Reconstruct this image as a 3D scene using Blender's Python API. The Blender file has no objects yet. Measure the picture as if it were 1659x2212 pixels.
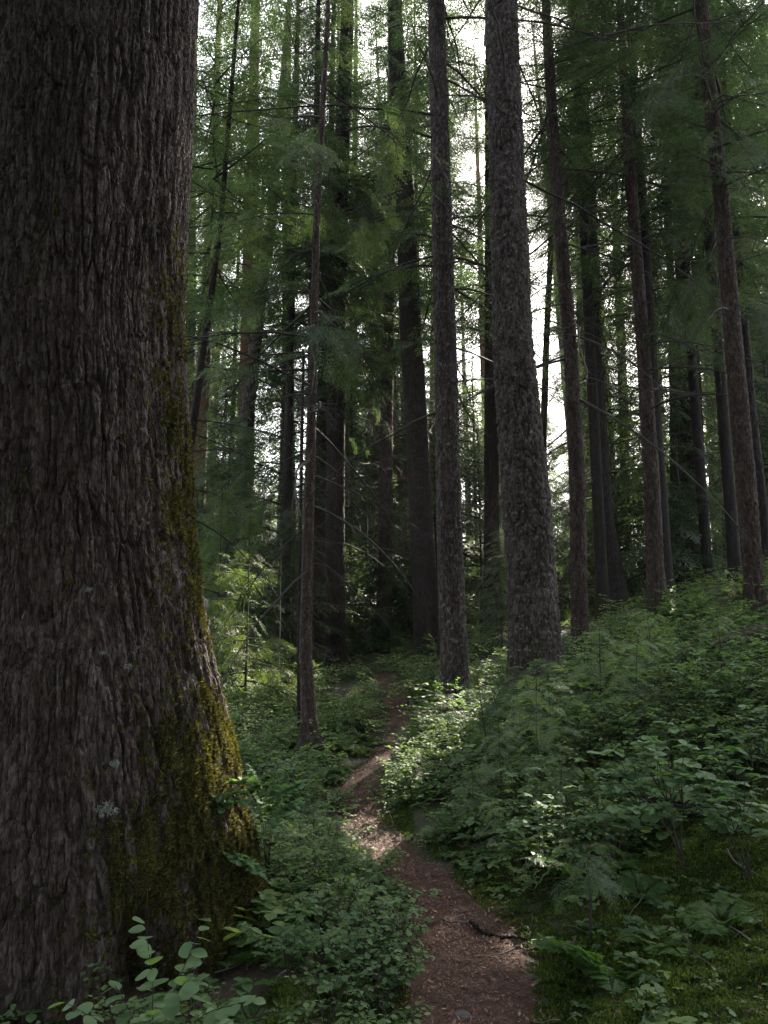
import bpy, math
import numpy as np
from math import radians as R, sin, cos, pi

# ------------------------------------------------------------------ camera, world, sun, exposure
sc = bpy.context.scene
C = sc.collection
PITCH = R(10.0)
CAM = np.array([0.0, 0.0, 1.6])
FPX = 1671.0                       # focal length in units of a 1659 x 2212 picture
cam = bpy.data.cameras.new('camera')
cam.sensor_fit = 'VERTICAL'; cam.sensor_height = 24.0; cam.sensor_width = 18.0
cam.lens = 24.0 * FPX / 2212.0
cam.clip_start = 0.05; cam.clip_end = 2000
camo = bpy.data.objects.new('camera', cam); C.objects.link(camo)
camo.location = CAM; camo.rotation_euler = (R(90) + PITCH, 0, 0)
sc.camera = camo

SUN_AZ, SUN_EL = R(22.0), R(36.0)  # azimuth to the right of the view axis
SUN_DIR = np.array([sin(SUN_AZ) * cos(SUN_EL), cos(SUN_AZ) * cos(SUN_EL), sin(SUN_EL)])
w = bpy.data.worlds.new('World'); sc.world = w; w.use_nodes = True
nt = w.node_tree; bg = nt.nodes['Background']
sky = nt.nodes.new('ShaderNodeTexSky'); sky.sky_type = 'NISHITA'; sky.sun_disc = False
sky.sun_elevation = SUN_EL; sky.sun_rotation = SUN_AZ
sky.air_density = 1.0; sky.dust_density = 3.0; sky.ozone_density = 1.0
hsv = nt.nodes.new('ShaderNodeHueSaturation'); hsv.inputs['Saturation'].default_value = 0.45   # thin high cloud whitens the blue
nt.links.new(sky.outputs[0], hsv.inputs['Color']); nt.links.new(hsv.outputs[0], bg.inputs[0]); bg.inputs[1].default_value = 0.15
sl = bpy.data.lights.new('sun', 'SUN'); sl.energy = 5.0; sl.angle = R(0.5); sl.color = (1.0, 0.90, 0.74)
so = bpy.data.objects.new('sun', sl); C.objects.link(so)
so.rotation_euler = (pi / 2 - SUN_EL, 0, pi - SUN_AZ)
so.location = (0, 0, 60)
sc.view_settings.view_transform = 'Standard'; sc.view_settings.look = 'None'
sc.view_settings.exposure = 2.4; sc.view_settings.gamma = 1.0; sc.view_settings.use_curve_mapping = False
sc.render.engine = 'CYCLES'
cy = sc.cycles
cy.max_bounces = 5; cy.diffuse_bounces = 3; cy.glossy_bounces = 2; cy.transmission_bounces = 3
cy.transparent_max_bounces = 4; cy.volume_bounces = 0
cy.use_denoising = True; cy.use_adaptive_sampling = False
cy.sample_clamp_indirect = 0.8; cy.sample_clamp_direct = 1.5; cy.caustics_reflective = False; cy.caustics_refractive = False
HAZE = True

cP, sP = cos(PITCH), sin(PITCH)
def P(px, py, Y):
    """The point at distance Y (world y) that the photograph shows at px, py."""
    u = (px - 829.5) / FPX; v = (1106 - py) / FPX
    d = np.array([u, cP - v * sP, sP + v * cP])
    return CAM + d * (Y / d[1])
def depth_of(p): return p[1] * cP + (p[2] - 1.6) * sP
def to_px(p):
    d = np.asarray(p, float) - CAM
    z = d[..., 1] * cP + d[..., 2] * sP
    yv = -d[..., 1] * sP + d[..., 2] * cP
    return 829.5 + FPX * d[..., 0] / z, 1106 - FPX * yv / z, z

rng = np.random.default_rng(11)

# ------------------------------------------------------------------ noise
_pr = np.random.default_rng(5)
_perm = np.concatenate([_pr.permutation(256)] * 2).astype(np.int32)
_grad = _pr.normal(size=(256, 3)); _grad /= np.linalg.norm(_grad, axis=1)[:, None]
_offs = _pr.random((256, 3)); _rnd = _pr.random(256)
def _hash(i, j, k): return _perm[(_perm[(_perm[i & 255] + j) & 255] + k) & 255]
def perlin(p):
    p = np.asarray(p, float); i = np.floor(p).astype(np.int64); f = p - i
    s = f * f * f * (f * (f * 6 - 15) + 10); out = 0
    for a in (0, 1):
        for b in (0, 1):
            for c in (0, 1):
                g = _grad[_hash(i[:, 0] + a, i[:, 1] + b, i[:, 2] + c)]
                dt = ((f - (a, b, c)) * g).sum(1)
                wt = (s[:, 0] if a else 1 - s[:, 0]) * (s[:, 1] if b else 1 - s[:, 1]) * (s[:, 2] if c else 1 - s[:, 2])
                out = out + dt * wt
    return out * 1.6
def fbm(p, n=3):
    o = 0; a = 1.0
    for k in range(n):
        o = o + a * perlin(np.asarray(p) * 2 ** k + 17.3 * k); a *= 0.5
    return o
def noise2(x, y, s, seed=0.0, n=3):
    return fbm(np.stack([np.ravel(x) * s, np.ravel(y) * s, np.full(np.size(x), seed + 0.37)], 1), n).reshape(np.shape(x))
def worley(p):
    i = np.floor(p).astype(np.int64); f = p - i
    f1 = np.full(len(p), 9.0); f2 = np.full(len(p), 9.0); cid = np.zeros(len(p))
    for a in (-1, 0, 1):
        for b in (-1, 0, 1):
            for c in (-1, 0, 1):
                h = _hash(i[:, 0] + a, i[:, 1] + b, i[:, 2] + c)
                d = np.sqrt(((_offs[h] + (a, b, c) - f) ** 2).sum(1))
                near = d < f1
                f2 = np.where(near, f1, np.minimum(f2, d)); cid = np.where(near, _rnd[h], cid); f1 = np.where(near, d, f1)
    return f1, f2, cid
def sstep(a, b, x):
    t = np.clip((x - a) / (b - a), 0, 1); return t * t * (3 - 2 * t)

# ------------------------------------------------------------------ mesh building (all quads)
def mesh_of(name, V, F, mats, attrs=None, mi=None, smooth=False):
    me = bpy.data.meshes.new(name)
    V = np.ascontiguousarray(V, np.float32); F = np.ascontiguousarray(F, np.int32)
    me.vertices.add(len(V)); me.vertices.foreach_set('co', V.ravel())
    me.loops.add(F.size); me.loops.foreach_set('vertex_index', F.ravel())
    me.polygons.add(len(F)); me.polygons.foreach_set('loop_start', np.arange(0, F.size, 4, dtype=np.int32))
    if mi is not None: me.polygons.foreach_set('material_index', np.ascontiguousarray(mi, np.int32))
    for m in (mats if isinstance(mats, (list, tuple)) else [mats]): me.materials.append(m)
    for k, a in (attrs or {}).items():
        at = me.attributes.new(k, 'FLOAT', 'POINT'); at.data.foreach_set('value', np.ascontiguousarray(a, np.float32))
    me.update(calc_edges=True)
    if smooth: me.polygons.foreach_set('use_smooth', np.ones(len(F), bool))
    return me
def obj(name, me, parent=None, loc=(0, 0, 0), rot=(0, 0, 0), scale=(1, 1, 1)):
    o = bpy.data.objects.new(name, me); C.objects.link(o)
    o.location = loc; o.rotation_euler = rot; o.scale = scale
    if parent is not None: o.parent = parent
    return o
def thing(name, label, cat, loc=(0, 0, 0), group=None):
    o = bpy.data.objects.new(name, None); C.objects.link(o); o.location = loc
    o.empty_display_size = 0.2
    return tag(o, label, cat, group)
def tag(o, label, cat, group=None, kind=None):
    o['label'] = label; o['category'] = cat
    if group: o['group'] = group
    if kind: o['kind'] = kind
    return o

class Geo:
    def __init__(s): s.V = []; s.F = []; s.T = []; s.M = []; s.n = 0
    def add(s, V, F, tint=0.5, mat=0):
        V = np.asarray(V, float); F = np.asarray(F, int)
        s.V.append(V); s.F.append(F + s.n); s.n += len(V)
        s.T.append(np.full(len(V), tint) if np.ndim(tint) == 0 else np.asarray(tint, float))
        s.M.append(np.full(len(F), mat) if np.ndim(mat) == 0 else np.asarray(mat))
    def arr(s):
        return (np.concatenate(s.V), np.concatenate(s.F), np.concatenate(s.T), np.concatenate(s.M))
    def mesh(s, name, mats, smooth=False):
        V, F, T, M = s.arr()
        return mesh_of(name, V, F, mats, {'tint': T}, M, smooth)
def inst(tmpl, M, T, dt=None):
    """Copies of a template (V, F, tint, mat) by matrices M (k,3,3) and offsets T (k,3), merged."""
    V, F, t, m = tmpl; k = len(T); n = len(V)
    VV = (np.einsum('kij,nj->kni', M, V) + T[:, None, :]).reshape(-1, 3)
    FF = (F[None] + (np.arange(k) * n)[:, None, None]).reshape(-1, 4)
    tt = (t[None] + (np.zeros(k) if dt is None else dt)[:, None]).ravel()
    return VV, FF, tt, np.tile(m, k)
def rotz(a):
    c, s = np.cos(a), np.sin(a); z = np.zeros_like(c)
    return np.stack([np.stack([c, -s, z], -1), np.stack([s, c, z], -1), np.stack([z, z, z + 1], -1)], -2)
def roty(a):
    c, s = np.cos(a), np.sin(a); z = np.zeros_like(c)
    return np.stack([np.stack([c, z, s], -1), np.stack([z, z + 1, z], -1), np.stack([-s, z, c], -1)], -2)
def rotx(a):
    c, s = np.cos(a), np.sin(a); z = np.zeros_like(c)
    return np.stack([np.stack([z + 1, z, z], -1), np.stack([z, c, -s], -1), np.stack([z, s, c], -1)], -2)
def tube(pts, rad, k=5):
    pts = np.asarray(pts, float); rad = np.asarray(rad, float); n = len(pts)
    tg = np.gradient(pts, axis=0); tg /= np.linalg.norm(tg, axis=1)[:, None] + 1e-9
    ref = np.where(np.abs(tg[:, 2:3]) > 0.9, np.array([[1.0, 0, 0]]), np.array([[0, 0, 1.0]]))
    a = np.cross(ref, tg); a /= np.linalg.norm(a, axis=1)[:, None] + 1e-9
    b = np.cross(tg, a)
    th = np.arange(k) * 2 * pi / k
    V = (pts[:, None] + rad[:, None, None] * (np.cos(th)[None, :, None] * a[:, None] + np.sin(th)[None, :, None] * b[:, None])).reshape(-1, 3)
    i = np.arange(n - 1)[:, None]; j = np.arange(k)[None]
    F = np.stack([i * k + j, i * k + (j + 1) % k, (i + 1) * k + (j + 1) % k, (i + 1) * k + j], -1).reshape(-1, 4)
    return V, F

# ------------------------------------------------------------------ materials
def new_mat(name):
    m = bpy.data.materials.new(name); m.use_nodes = True
    return m, m.node_tree, m.node_tree.nodes['Principled BSDF']
def ramp(nt, stops):
    r = nt.nodes.new('ShaderNodeValToRGB'); e = r.color_ramp.elements
    while len(e) < len(stops): e.new(0.5)
    for el, (p, c) in zip(e, stops): el.position = p; el.color = (*c, 1)
    return r
def mixc(nt, fac, a, b):
    m = nt.nodes.new('ShaderNodeMix'); m.data_type = 'RGBA'
    for s, v in ((0, fac), (6, a), (7, b)):
        if hasattr(v, 'links'): nt.links.new(v, m.inputs[s])
        else: m.inputs[s].default_value = v if s == 0 else (*v, 1)
    return m.outputs[2]
def noise(nt, vec, scale, detail=4, rough=0.6):
    n = nt.nodes.new('ShaderNodeTexNoise'); n.inputs['Scale'].default_value = scale
    n.inputs['Detail'].default_value = detail; n.inputs['Roughness'].default_value = rough
    if vec is not None: nt.links.new(vec, n.inputs['Vector'])
    return n.outputs[0]
def coord(nt, scale=(1, 1, 1), kind='Object'):
    t = nt.nodes.new('ShaderNodeTexCoord'); mp = nt.nodes.new('ShaderNodeMapping')
    nt.links.new(t.outputs[kind], mp.inputs[0]); mp.inputs['Scale'].default_value = scale
    return mp.outputs[0]
def maprange(nt, v, a, b, c=0.0, d=1.0):
    m = nt.nodes.new('ShaderNodeMapRange'); m.interpolation_type = 'SMOOTHSTEP'
    nt.links.new(v, m.inputs[0])
    for i, x in zip((1, 2, 3, 4), (a, b, c, d)): m.inputs[i].default_value = x
    return m.outputs[0]
def attr(nt, name):
    a = nt.nodes.new('ShaderNodeAttribute'); a.attribute_name = name; return a.outputs['Fac']
def bump(nt, p, h, strength, dist):
    b = nt.nodes.new('ShaderNodeBump'); b.inputs['Strength'].default_value = strength; b.inputs['Distance'].default_value = dist
    nt.links.new(h, b.inputs['Height']); nt.links.new(b.outputs[0], p.inputs['Normal'])

def bark_mat(name, c1, c2, c3, lichen=(0.17, 0.175, 0.16), lich=0.62, mossc=(0.034, 0.032, 0.012), fine=60, rough=0.85):
    m, nt, p = new_mat(name)
    v = coord(nt, (1, 1, 0.28)); v2 = coord(nt)
    a = nt.nodes.new('ShaderNodeMath'); a.operation = 'MULTIPLY_ADD'
    nt.links.new(attr(nt, 'plate'), a.inputs[0]); a.inputs[1].default_value = 0.40
    s = nt.nodes.new('ShaderNodeMath'); s.operation = 'MULTIPLY'
    nt.links.new(noise(nt, v, fine * 0.35, 6, 0.65), s.inputs[0]); s.inputs[1].default_value = 0.55
    vo = nt.nodes.new('ShaderNodeTexVoronoi'); vo.inputs['Scale'].default_value = fine * 1.1; nt.links.new(v, vo.inputs['Vector'])
    sx = nt.nodes.new('ShaderNodeSeparateColor'); nt.links.new(vo.outputs['Color'], sx.inputs[0])
    fl = nt.nodes.new('ShaderNodeMath'); fl.operation = 'MULTIPLY_ADD'; nt.links.new(sx.outputs[0], fl.inputs[0]); fl.inputs[1].default_value = 0.34; nt.links.new(s.outputs[0], fl.inputs[2])
    nt.links.new(fl.outputs[0], a.inputs[2])
    r = ramp(nt, ((0.36, c1), (0.62, c2), (0.90, c3))); nt.links.new(a.outputs[0], r.inputs[0])
    lm = maprange(nt, noise(nt, v2, fine * 0.22, 5, 0.7), lich, lich + 0.08)
    col = mixc(nt, lm, r.outputs[0], lichen)
    mr = ramp(nt, ((0.3, tuple(x * 0.55 for x in mossc)), (0.7, tuple(x * 1.5 for x in mossc))))
    nt.links.new(noise(nt, v2, 35, 4), mr.inputs[0])
    col = mixc(nt, attr(nt, 'moss'), col, mr.outputs[0])
    nt.links.new(col, p.inputs['Base Color']); p.inputs['Roughness'].default_value = rough
    p.inputs['Specular IOR Level'].default_value = 0.25
    # fine cracks between the flakes of bark
    ad = nt.nodes.new('ShaderNodeVectorMath'); ad.operation = 'MULTIPLY_ADD'
    nz = nt.nodes.new('ShaderNodeTexNoise'); nz.inputs['Scale'].default_value = fine * 0.3; nz.inputs['Detail'].default_value = 4; nt.links.new(v, nz.inputs['Vector'])
    nt.links.new(nz.outputs['Color'], ad.inputs[0]); ad.inputs[1].default_value = (0.03, 0.03, 0.03); nt.links.new(v, ad.inputs[2])
    ve = nt.nodes.new('ShaderNodeTexVoronoi'); ve.feature = 'DISTANCE_TO_EDGE'; ve.inputs['Scale'].default_value = fine * 0.62; nt.links.new(ad.outputs[0], ve.inputs['Vector'])
    hb = nt.nodes.new('ShaderNodeMath'); hb.operation = 'MULTIPLY_ADD'; nt.links.new(maprange(nt, ve.outputs['Distance'], 0.0, 0.14), hb.inputs[0]); hb.inputs[1].default_value = 0.8
    nt.links.new(noise(nt, v, fine * 1.6, 5, 0.7), hb.inputs[2])
    bump(nt, p, hb.outputs[0], 1.0, 0.016)
    return m
BARK_BIG = bark_mat('grey_bark', (0.026, 0.016, 0.013), (0.068, 0.048, 0.041), (0.140, 0.113, 0.102), lich=0.66)
BARK_BROWN = bark_mat('brown_bark', (0.018, 0.010, 0.007), (0.046, 0.030, 0.023), (0.10, 0.076, 0.063), lich=0.63)
BARK_GREY = bark_mat('flaky_bark', (0.016, 0.010, 0.008), (0.048, 0.034, 0.028), (0.125, 0.105, 0.095), lich=0.575)
BARK_RED = bark_mat('reddish_bark', (0.06, 0.030, 0.018), (0.12, 0.062, 0.036), (0.17, 0.10, 0.065), lich=0.7)
BARK_DARK = bark_mat('dark_bark', (0.009, 0.006, 0.005), (0.020, 0.014, 0.011), (0.042, 0.032, 0.026), lich=0.7)
def twig_mat(name, c):
    m, nt, p = new_mat(name); v = coord(nt)
    r = ramp(nt, ((0.3, tuple(x * 0.6 for x in c)), (0.7, c))); nt.links.new(noise(nt, v, 25), r.inputs[0])
    nt.links.new(r.outputs[0], p.inputs['Base Color']); p.inputs['Roughness'].default_value = 0.85
    return m
TWIG = twig_mat('twig_bark', (0.038, 0.028, 0.022)); TWIG_GREY = twig_mat('bare_wood', (0.13, 0.11, 0.095))
LICHEN = twig_mat('lichen', (0.34, 0.36, 0.31))
def leaf_mat(name, dark, mid, light, trans, tfac=0.45, rough=0.5, spec=0.35, vary=0.25):
    m, nt, p = new_mat(name)
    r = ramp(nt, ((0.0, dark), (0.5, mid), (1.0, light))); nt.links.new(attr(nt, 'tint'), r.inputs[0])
    oi = nt.nodes.new('ShaderNodeObjectInfo')
    hs = nt.nodes.new('ShaderNodeHueSaturation'); nt.links.new(r.outputs[0], hs.inputs['Color'])
    nt.links.new(maprange(nt, oi.outputs['Random'], 0, 1, 1 - vary, 1 + vary), hs.inputs['Value'])
    nt.links.new(maprange(nt, oi.outputs['Random'], 0, 1, 0.515, 0.485), hs.inputs['Hue'])
    nt.links.new(hs.outputs[0], p.inputs['Base Color']); p.inputs['Roughness'].default_value = rough
    p.inputs['Specular IOR Level'].default_value = spec
    t = nt.nodes.new('ShaderNodeBsdfTranslucent')
    mx = nt.nodes.new('ShaderNodeMix'); mx.data_type = 'RGBA'; mx.blend_type = 'MULTIPLY'; mx.inputs[0].default_value = 1
    nt.links.new(hs.outputs[0], mx.inputs[6]); mx.inputs[7].default_value = (*trans, 1)
    nt.links.new(mx.outputs[2], t.inputs[0])
    ms = nt.nodes.new('ShaderNodeMixShader'); ms.inputs[0].default_value = tfac
    nt.links.new(p.outputs[0], ms.inputs[1]); nt.links.new(t.outputs[0], ms.inputs[2])
    nt.links.new(ms.outputs[0], nt.nodes['Material Output'].inputs[0])
    return m
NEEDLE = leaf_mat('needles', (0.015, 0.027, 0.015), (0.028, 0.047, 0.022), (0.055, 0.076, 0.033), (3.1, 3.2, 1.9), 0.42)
NEEDLE_NEAR = leaf_mat('needles_young', (0.042, 0.078, 0.038), (0.080, 0.125, 0.062), (0.14, 0.185, 0.09), (2.4, 2.4, 1.1), 0.40, 0.45, 0.4)
LEAF = leaf_mat('leaves', (0.034, 0.070, 0.026), (0.070, 0.130, 0.048), (0.14, 0.20, 0.075), (2.4, 2.4, 1.0), 0.40, 0.62, 0.3, 0.12)
LEAF_PALE = leaf_mat('pale_leaves', (0.075, 0.130, 0.060), (0.11, 0.18, 0.085), (0.16, 0.23, 0.11), (2.2, 2.2, 1.0), 0.35, 0.62, 0.3, 0.1)
FERN = leaf_mat('fern_leaves', (0.035, 0.075, 0.02), (0.06, 0.12, 0.03), (0.10, 0.17, 0.045), (2.4, 2.4, 1.0), 0.42, 0.5, 0.3, 0.15)
MOSS = leaf_mat('moss_leaves', (0.022, 0.021, 0.008), (0.058, 0.057, 0.016), (0.140, 0.138, 0.036), (2.0, 1.9, 0.8), 0.35, 0.7, 0.15, 0.1)
MOSS_GROUND = leaf_mat('ground_moss', (0.026, 0.042, 0.010), (0.070, 0.100, 0.022), (0.155, 0.185, 0.045), (2.0, 2.0, 0.8), 0.35, 0.7, 0.15, 0.1)
def litter_mat(name, cols):
    m, nt, p = new_mat(name)
    r = ramp(nt, [(i / (len(cols) - 1), c) for i, c in enumerate(cols)]); nt.links.new(attr(nt, 'tint'), r.inputs[0])
    nt.links.new(r.outputs[0], p.inputs['Base Color']); p.inputs['Roughness'].default_value = 0.7
    return m
LITTER = litter_mat('litter', [(0.025, 0.011, 0.006), (0.11, 0.046, 0.026), (0.20, 0.092, 0.052), (0.38, 0.23, 0.14)])
def ground_mat(name, c1, c2, c3, mossy):
    m, nt, p = new_mat(name); v = coord(nt)
    r = ramp(nt, ((0.3, c1), (0.5, c2), (0.72, c3))); nt.links.new(noise(nt, v, 30, 8, 0.75), r.inputs[0])
    col = r.outputs[0]
    if mossy:
        mr = ramp(nt, ((0.3, (0.014, 0.020, 0.005)), (0.7, (0.05, 0.06, 0.012)))); nt.links.new(noise(nt, v, 60, 5), mr.inputs[0])
        col = mixc(nt, maprange(nt, noise(nt, v, 1.1, 5, 0.6), 0.36, 0.54), col, mr.outputs[0])
    nt.links.new(col, p.inputs['Base Color']); p.inputs['Roughness'].default_value = 0.9
    bump(nt, p, noise(nt, v, 70, 8, 0.75), 0.8, 0.03)
    return m
GROUND = ground_mat('forest_soil', (0.022, 0.014, 0.010), (0.05, 0.031, 0.021), (0.10, 0.062, 0.042), True)
PATHM = ground_mat('trail_soil', (0.026, 0.012, 0.007), (0.070, 0.032, 0.018), (0.14, 0.070, 0.042), False)
HILLM = ground_mat('hill_soil', (0.02, 0.03, 0.015), (0.03, 0.045, 0.02), (0.045, 0.06, 0.03), False)
def stone_mat():
    m, nt, p = new_mat('stone'); v = coord(nt)
    r = ramp(nt, ((0.3, (0.035, 0.03, 0.028)), (0.7, (0.095, 0.085, 0.08)))); nt.links.new(noise(nt, v, 14, 6), r.inputs[0])
    nt.links.new(r.outputs[0], p.inputs['Base Color']); p.inputs['Roughness'].default_value = 0.8
    bump(nt, p, noise(nt, v, 60, 5), 0.5, 0.01); return m
STONE = stone_mat()

# ------------------------------------------------------------------ terrain
TRAIL_PX = [(840, 1200, 2212, 3.7), (895, 1150, 2050, 4.55), (870, 1045, 1950, 5.25), (805, 925, 1860, 6.1), (718, 830, 1770, 7.15),
            (738, 818, 1700, 8.3), (792, 840, 1640, 9.6), (837, 890, 1570, 11.4), (830, 880, 1500, 13.9), (802, 838, 1455, 16.9)]
tc, tw = [], []
for xl, xr, py, Y in TRAIL_PX:
    a = P(xl, py, Y); b = P(xr, py, Y); tc.append((a + b) / 2); tw.append((b[0] - a[0]) / 2)
trail = np.array([[0.62, -4, 0.0], [0.60, 0, 0.0], [0.60, 2.2, 0.0]] + [list(p) for p in tc] + [[-0.9, 20, 1.3], [-2.2, 26, 1.5], [-2.5, 32, 1.6]])
trail_w = np.array([0.45, 0.45, 0.43] + tw + [0.2, 0.2, 0.2])
CP = [list(p) for p in trail[2:-2]]
def cp(px, py, Y): CP.append(list(P(px, py, Y)))
# where the trunks meet the ground
cp(675, 1640, 9.5); cp(735, 1478, 18); cp(690, 1455, 20); cp(925, 1432, 17); cp(830, 1416, 22); cp(985, 1570, 11); cp(1155, 1490, 10)
cp(1255, 1440, 12); cp(1335, 1345, 17); cp(1420, 1312, 13); cp(1495, 1290, 20); cp(1632, 1352, 11); cp(1062, 1376, 20); cp(480, 1392, 20)
CP += [[-0.95, 4.9, 0.12], [-2.2, 3.9, -0.12], [-1.0, 3.6, -0.10], [-3.5, 4.5, -0.2], [-2.5, 9, -0.05], [-4.5, 12, 0.35], [-6, 6, -0.5], [-9, 14, 0.4], [-12, 22, 1.4],
       [1.7, 3.6, 0.10], [2.4, 4.4, 0.38], [1.3, 5.2, 0.16], [2.6, 6.2, 0.78], [1.4, 6.6, 0.42], [4.0, 7.5, 1.25], [3.6, 5.0, 0.75], [4.4, 9, 1.62], [6.5, 9, 2.1],
       [1.3, 8.5, 0.72], [2.4, 8.4, 0.95], [9, 15, 3.2], [14, 25, 4.0], [0, 32, 1.7], [8, 35, 2.6], [-8, 35, 1.6], [-30, -10, -2.0], [30, -10, 4], [0, -10, 0.0],
       [-50, 40, 0.5], [50, 40, 6], [-80, 110, -2], [0, 110, 1.0], [80, 110, 7], [-200, 200, -4], [200, 200, 8], [-200, -100, -4], [200, -100, 5], [0, 200, 0], [0, -100, 0], [3, 1, 0.2], [-3, 1, -0.25]]
CP = np.array(CP)
def _tps(r2): return 0.5 * r2 * np.log(r2 + 1e-9)
def _fit():
    n = len(CP); d2 = ((CP[:, None, :2] - CP[None, :, :2]) ** 2).sum(-1)
    A = np.zeros((n + 3, n + 3)); A[:n, :n] = _tps(d2) + np.eye(n) * 0.3
    A[:n, n] = 1; A[:n, n + 1:] = CP[:, :2]; A[n:, :n] = A[:n, n:].T
    return np.linalg.solve(A, np.concatenate([CP[:, 2], np.zeros(3)]))
_W = _fit()
def trail_dist(x, y):
    """distance to the trail centre line and the half width there"""
    x = np.ravel(x); y = np.ravel(y); best = np.full(x.shape, 1e9); hw = np.zeros(x.shape)
    for i in range(len(trail) - 1):
        a = trail[i, :2]; b = trail[i + 1, :2]; ab = b - a
        t = np.clip(((x - a[0]) * ab[0] + (y - a[1]) * ab[1]) / (ab @ ab), 0, 1)
        d = np.hypot(x - a[0] - t * ab[0], y - a[1] - t * ab[1]); m = d < best
        best = np.where(m, d, best); hw = np.where(m, trail_w[i] + t * (trail_w[i + 1] - trail_w[i]), hw)
    return best, hw
def height(x, y, fine=True):
    x = np.asarray(x, float); y = np.asarray(y, float); shp = x.shape; x = x.ravel(); y = y.ravel()
    z = np.zeros(len(x))
    for s in range(0, len(x), 40000):
        xx = x[s:s + 40000]; yy = y[s:s + 40000]
        d2 = (xx[:, None] - CP[None, :, 0]) ** 2 + (yy[:, None] - CP[None, :, 1]) ** 2
        z[s:s + 40000] = _tps(d2) @ _W[:len(CP)] + _W[len(CP)] + _W[len(CP) + 1] * xx + _W[len(CP) + 2] * yy
    d, hw = trail_dist(x, y); off = sstep(0.0, 0.5, d - hw)
    z = z - 0.03 * (1 - off)
    n = noise2(x, y, 0.45, 1.0, 2) * 0.07 + noise2(x, y, 1.7, 3.0, 3) * 0.055
    z = z + n * (0.10 + 0.90 * off) + 0.06 * off * np.exp(-((d - hw - 0.35) / 0.3) ** 2)
    if fine: z = z + noise2(x, y, 9.0, 5.0, 2) * 0.012
    return z.reshape(shp)
def gz(x, y): return float(height(np.array([x]), np.array([y]))[0])

def grid_mesh(name, xs, ys, mat, zoff=0.0):
    X, Y = np.meshgrid(xs, ys); Z = height(X, Y) + zoff
    nx = len(xs); i = np.arange(len(ys) - 1)[:, None]; j = np.arange(nx - 1)[None]
    F = np.stack([i * nx + j, i * nx + j + 1, (i + 1) * nx + j + 1, (i + 1) * nx + j], -1).reshape(-1, 4)
    return mesh_of(name, np.stack([X, Y, Z], -1).reshape(-1, 3), F, mat, smooth=True)
u = np.linspace(-1, 1, 330); xs = 5.0 * u + 175 * np.sign(u) * np.abs(u) ** 5
vv = np.linspace(0, 1, 420); ys = -8 + 26 * vv + 172 * vv ** 6
g = obj('ground', grid_mesh('ground', xs, ys, GROUND)); g['kind'] = 'structure'; g['label'] = 'dark forest floor of soil and needles rising to the right'

def path_mesh():
    t = np.linspace(0, len(trail) - 1, 420); k = np.arange(len(trail))
    # a smooth curve through the trail points
    def cub(v):
        i = np.clip(t.astype(int), 0, len(trail) - 2); f = t - i
        p = lambda q: v[np.clip(q, 0, len(trail) - 1)]
        a, b, c, d = p(i - 1), p(i), p(i + 1), p(i + 2)
        return 0.5 * (2 * b + (c - a) * f + (2 * a - 5 * b + 4 * c - d) * f ** 2 + (3 * b - a - 3 * c + d) * f ** 3)
    x = cub(trail[:, 0]); y = cub(trail[:, 1]); hw = np.interp(t, k, trail_w)
    tx = np.gradient(x); ty = np.gradient(y); l = np.hypot(tx, ty); nx, ny = ty / l, -tx / l
    s = np.linspace(-1, 1, 25); edge = 0.94 + 0.30 * noise2(x, y, 2.5, 9.0, 3)[:, None] * 1.2
    X = x[:, None] + nx[:, None] * s[None] * hw[:, None] * 1.12 * edge; Y = y[:, None] + ny[:, None] * s[None] * hw[:, None] * 1.12 * edge
    Z = height(X, Y) + 0.016 - 0.03 * np.abs(s[None]) ** 6 + 0.012 * noise2(X, Y, 5.0, 2.0, 3)
    n = 25; i = np.arange(len(t) - 1)[:, None]; j = np.arange(n - 1)[None]
    F = np.stack([i * n + j, i * n + j + 1, (i + 1) * n + j + 1, (i + 1) * n + j], -1).reshape(-1, 4)
    return mesh_of('path', np.stack([X, Y, Z], -1).reshape(-1, 3), F, PATHM, smooth=True)
po = obj('path', path_mesh()); po['kind'] = 'structure'; po['label'] = 'narrow reddish brown trail winding into the forest'

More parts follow.
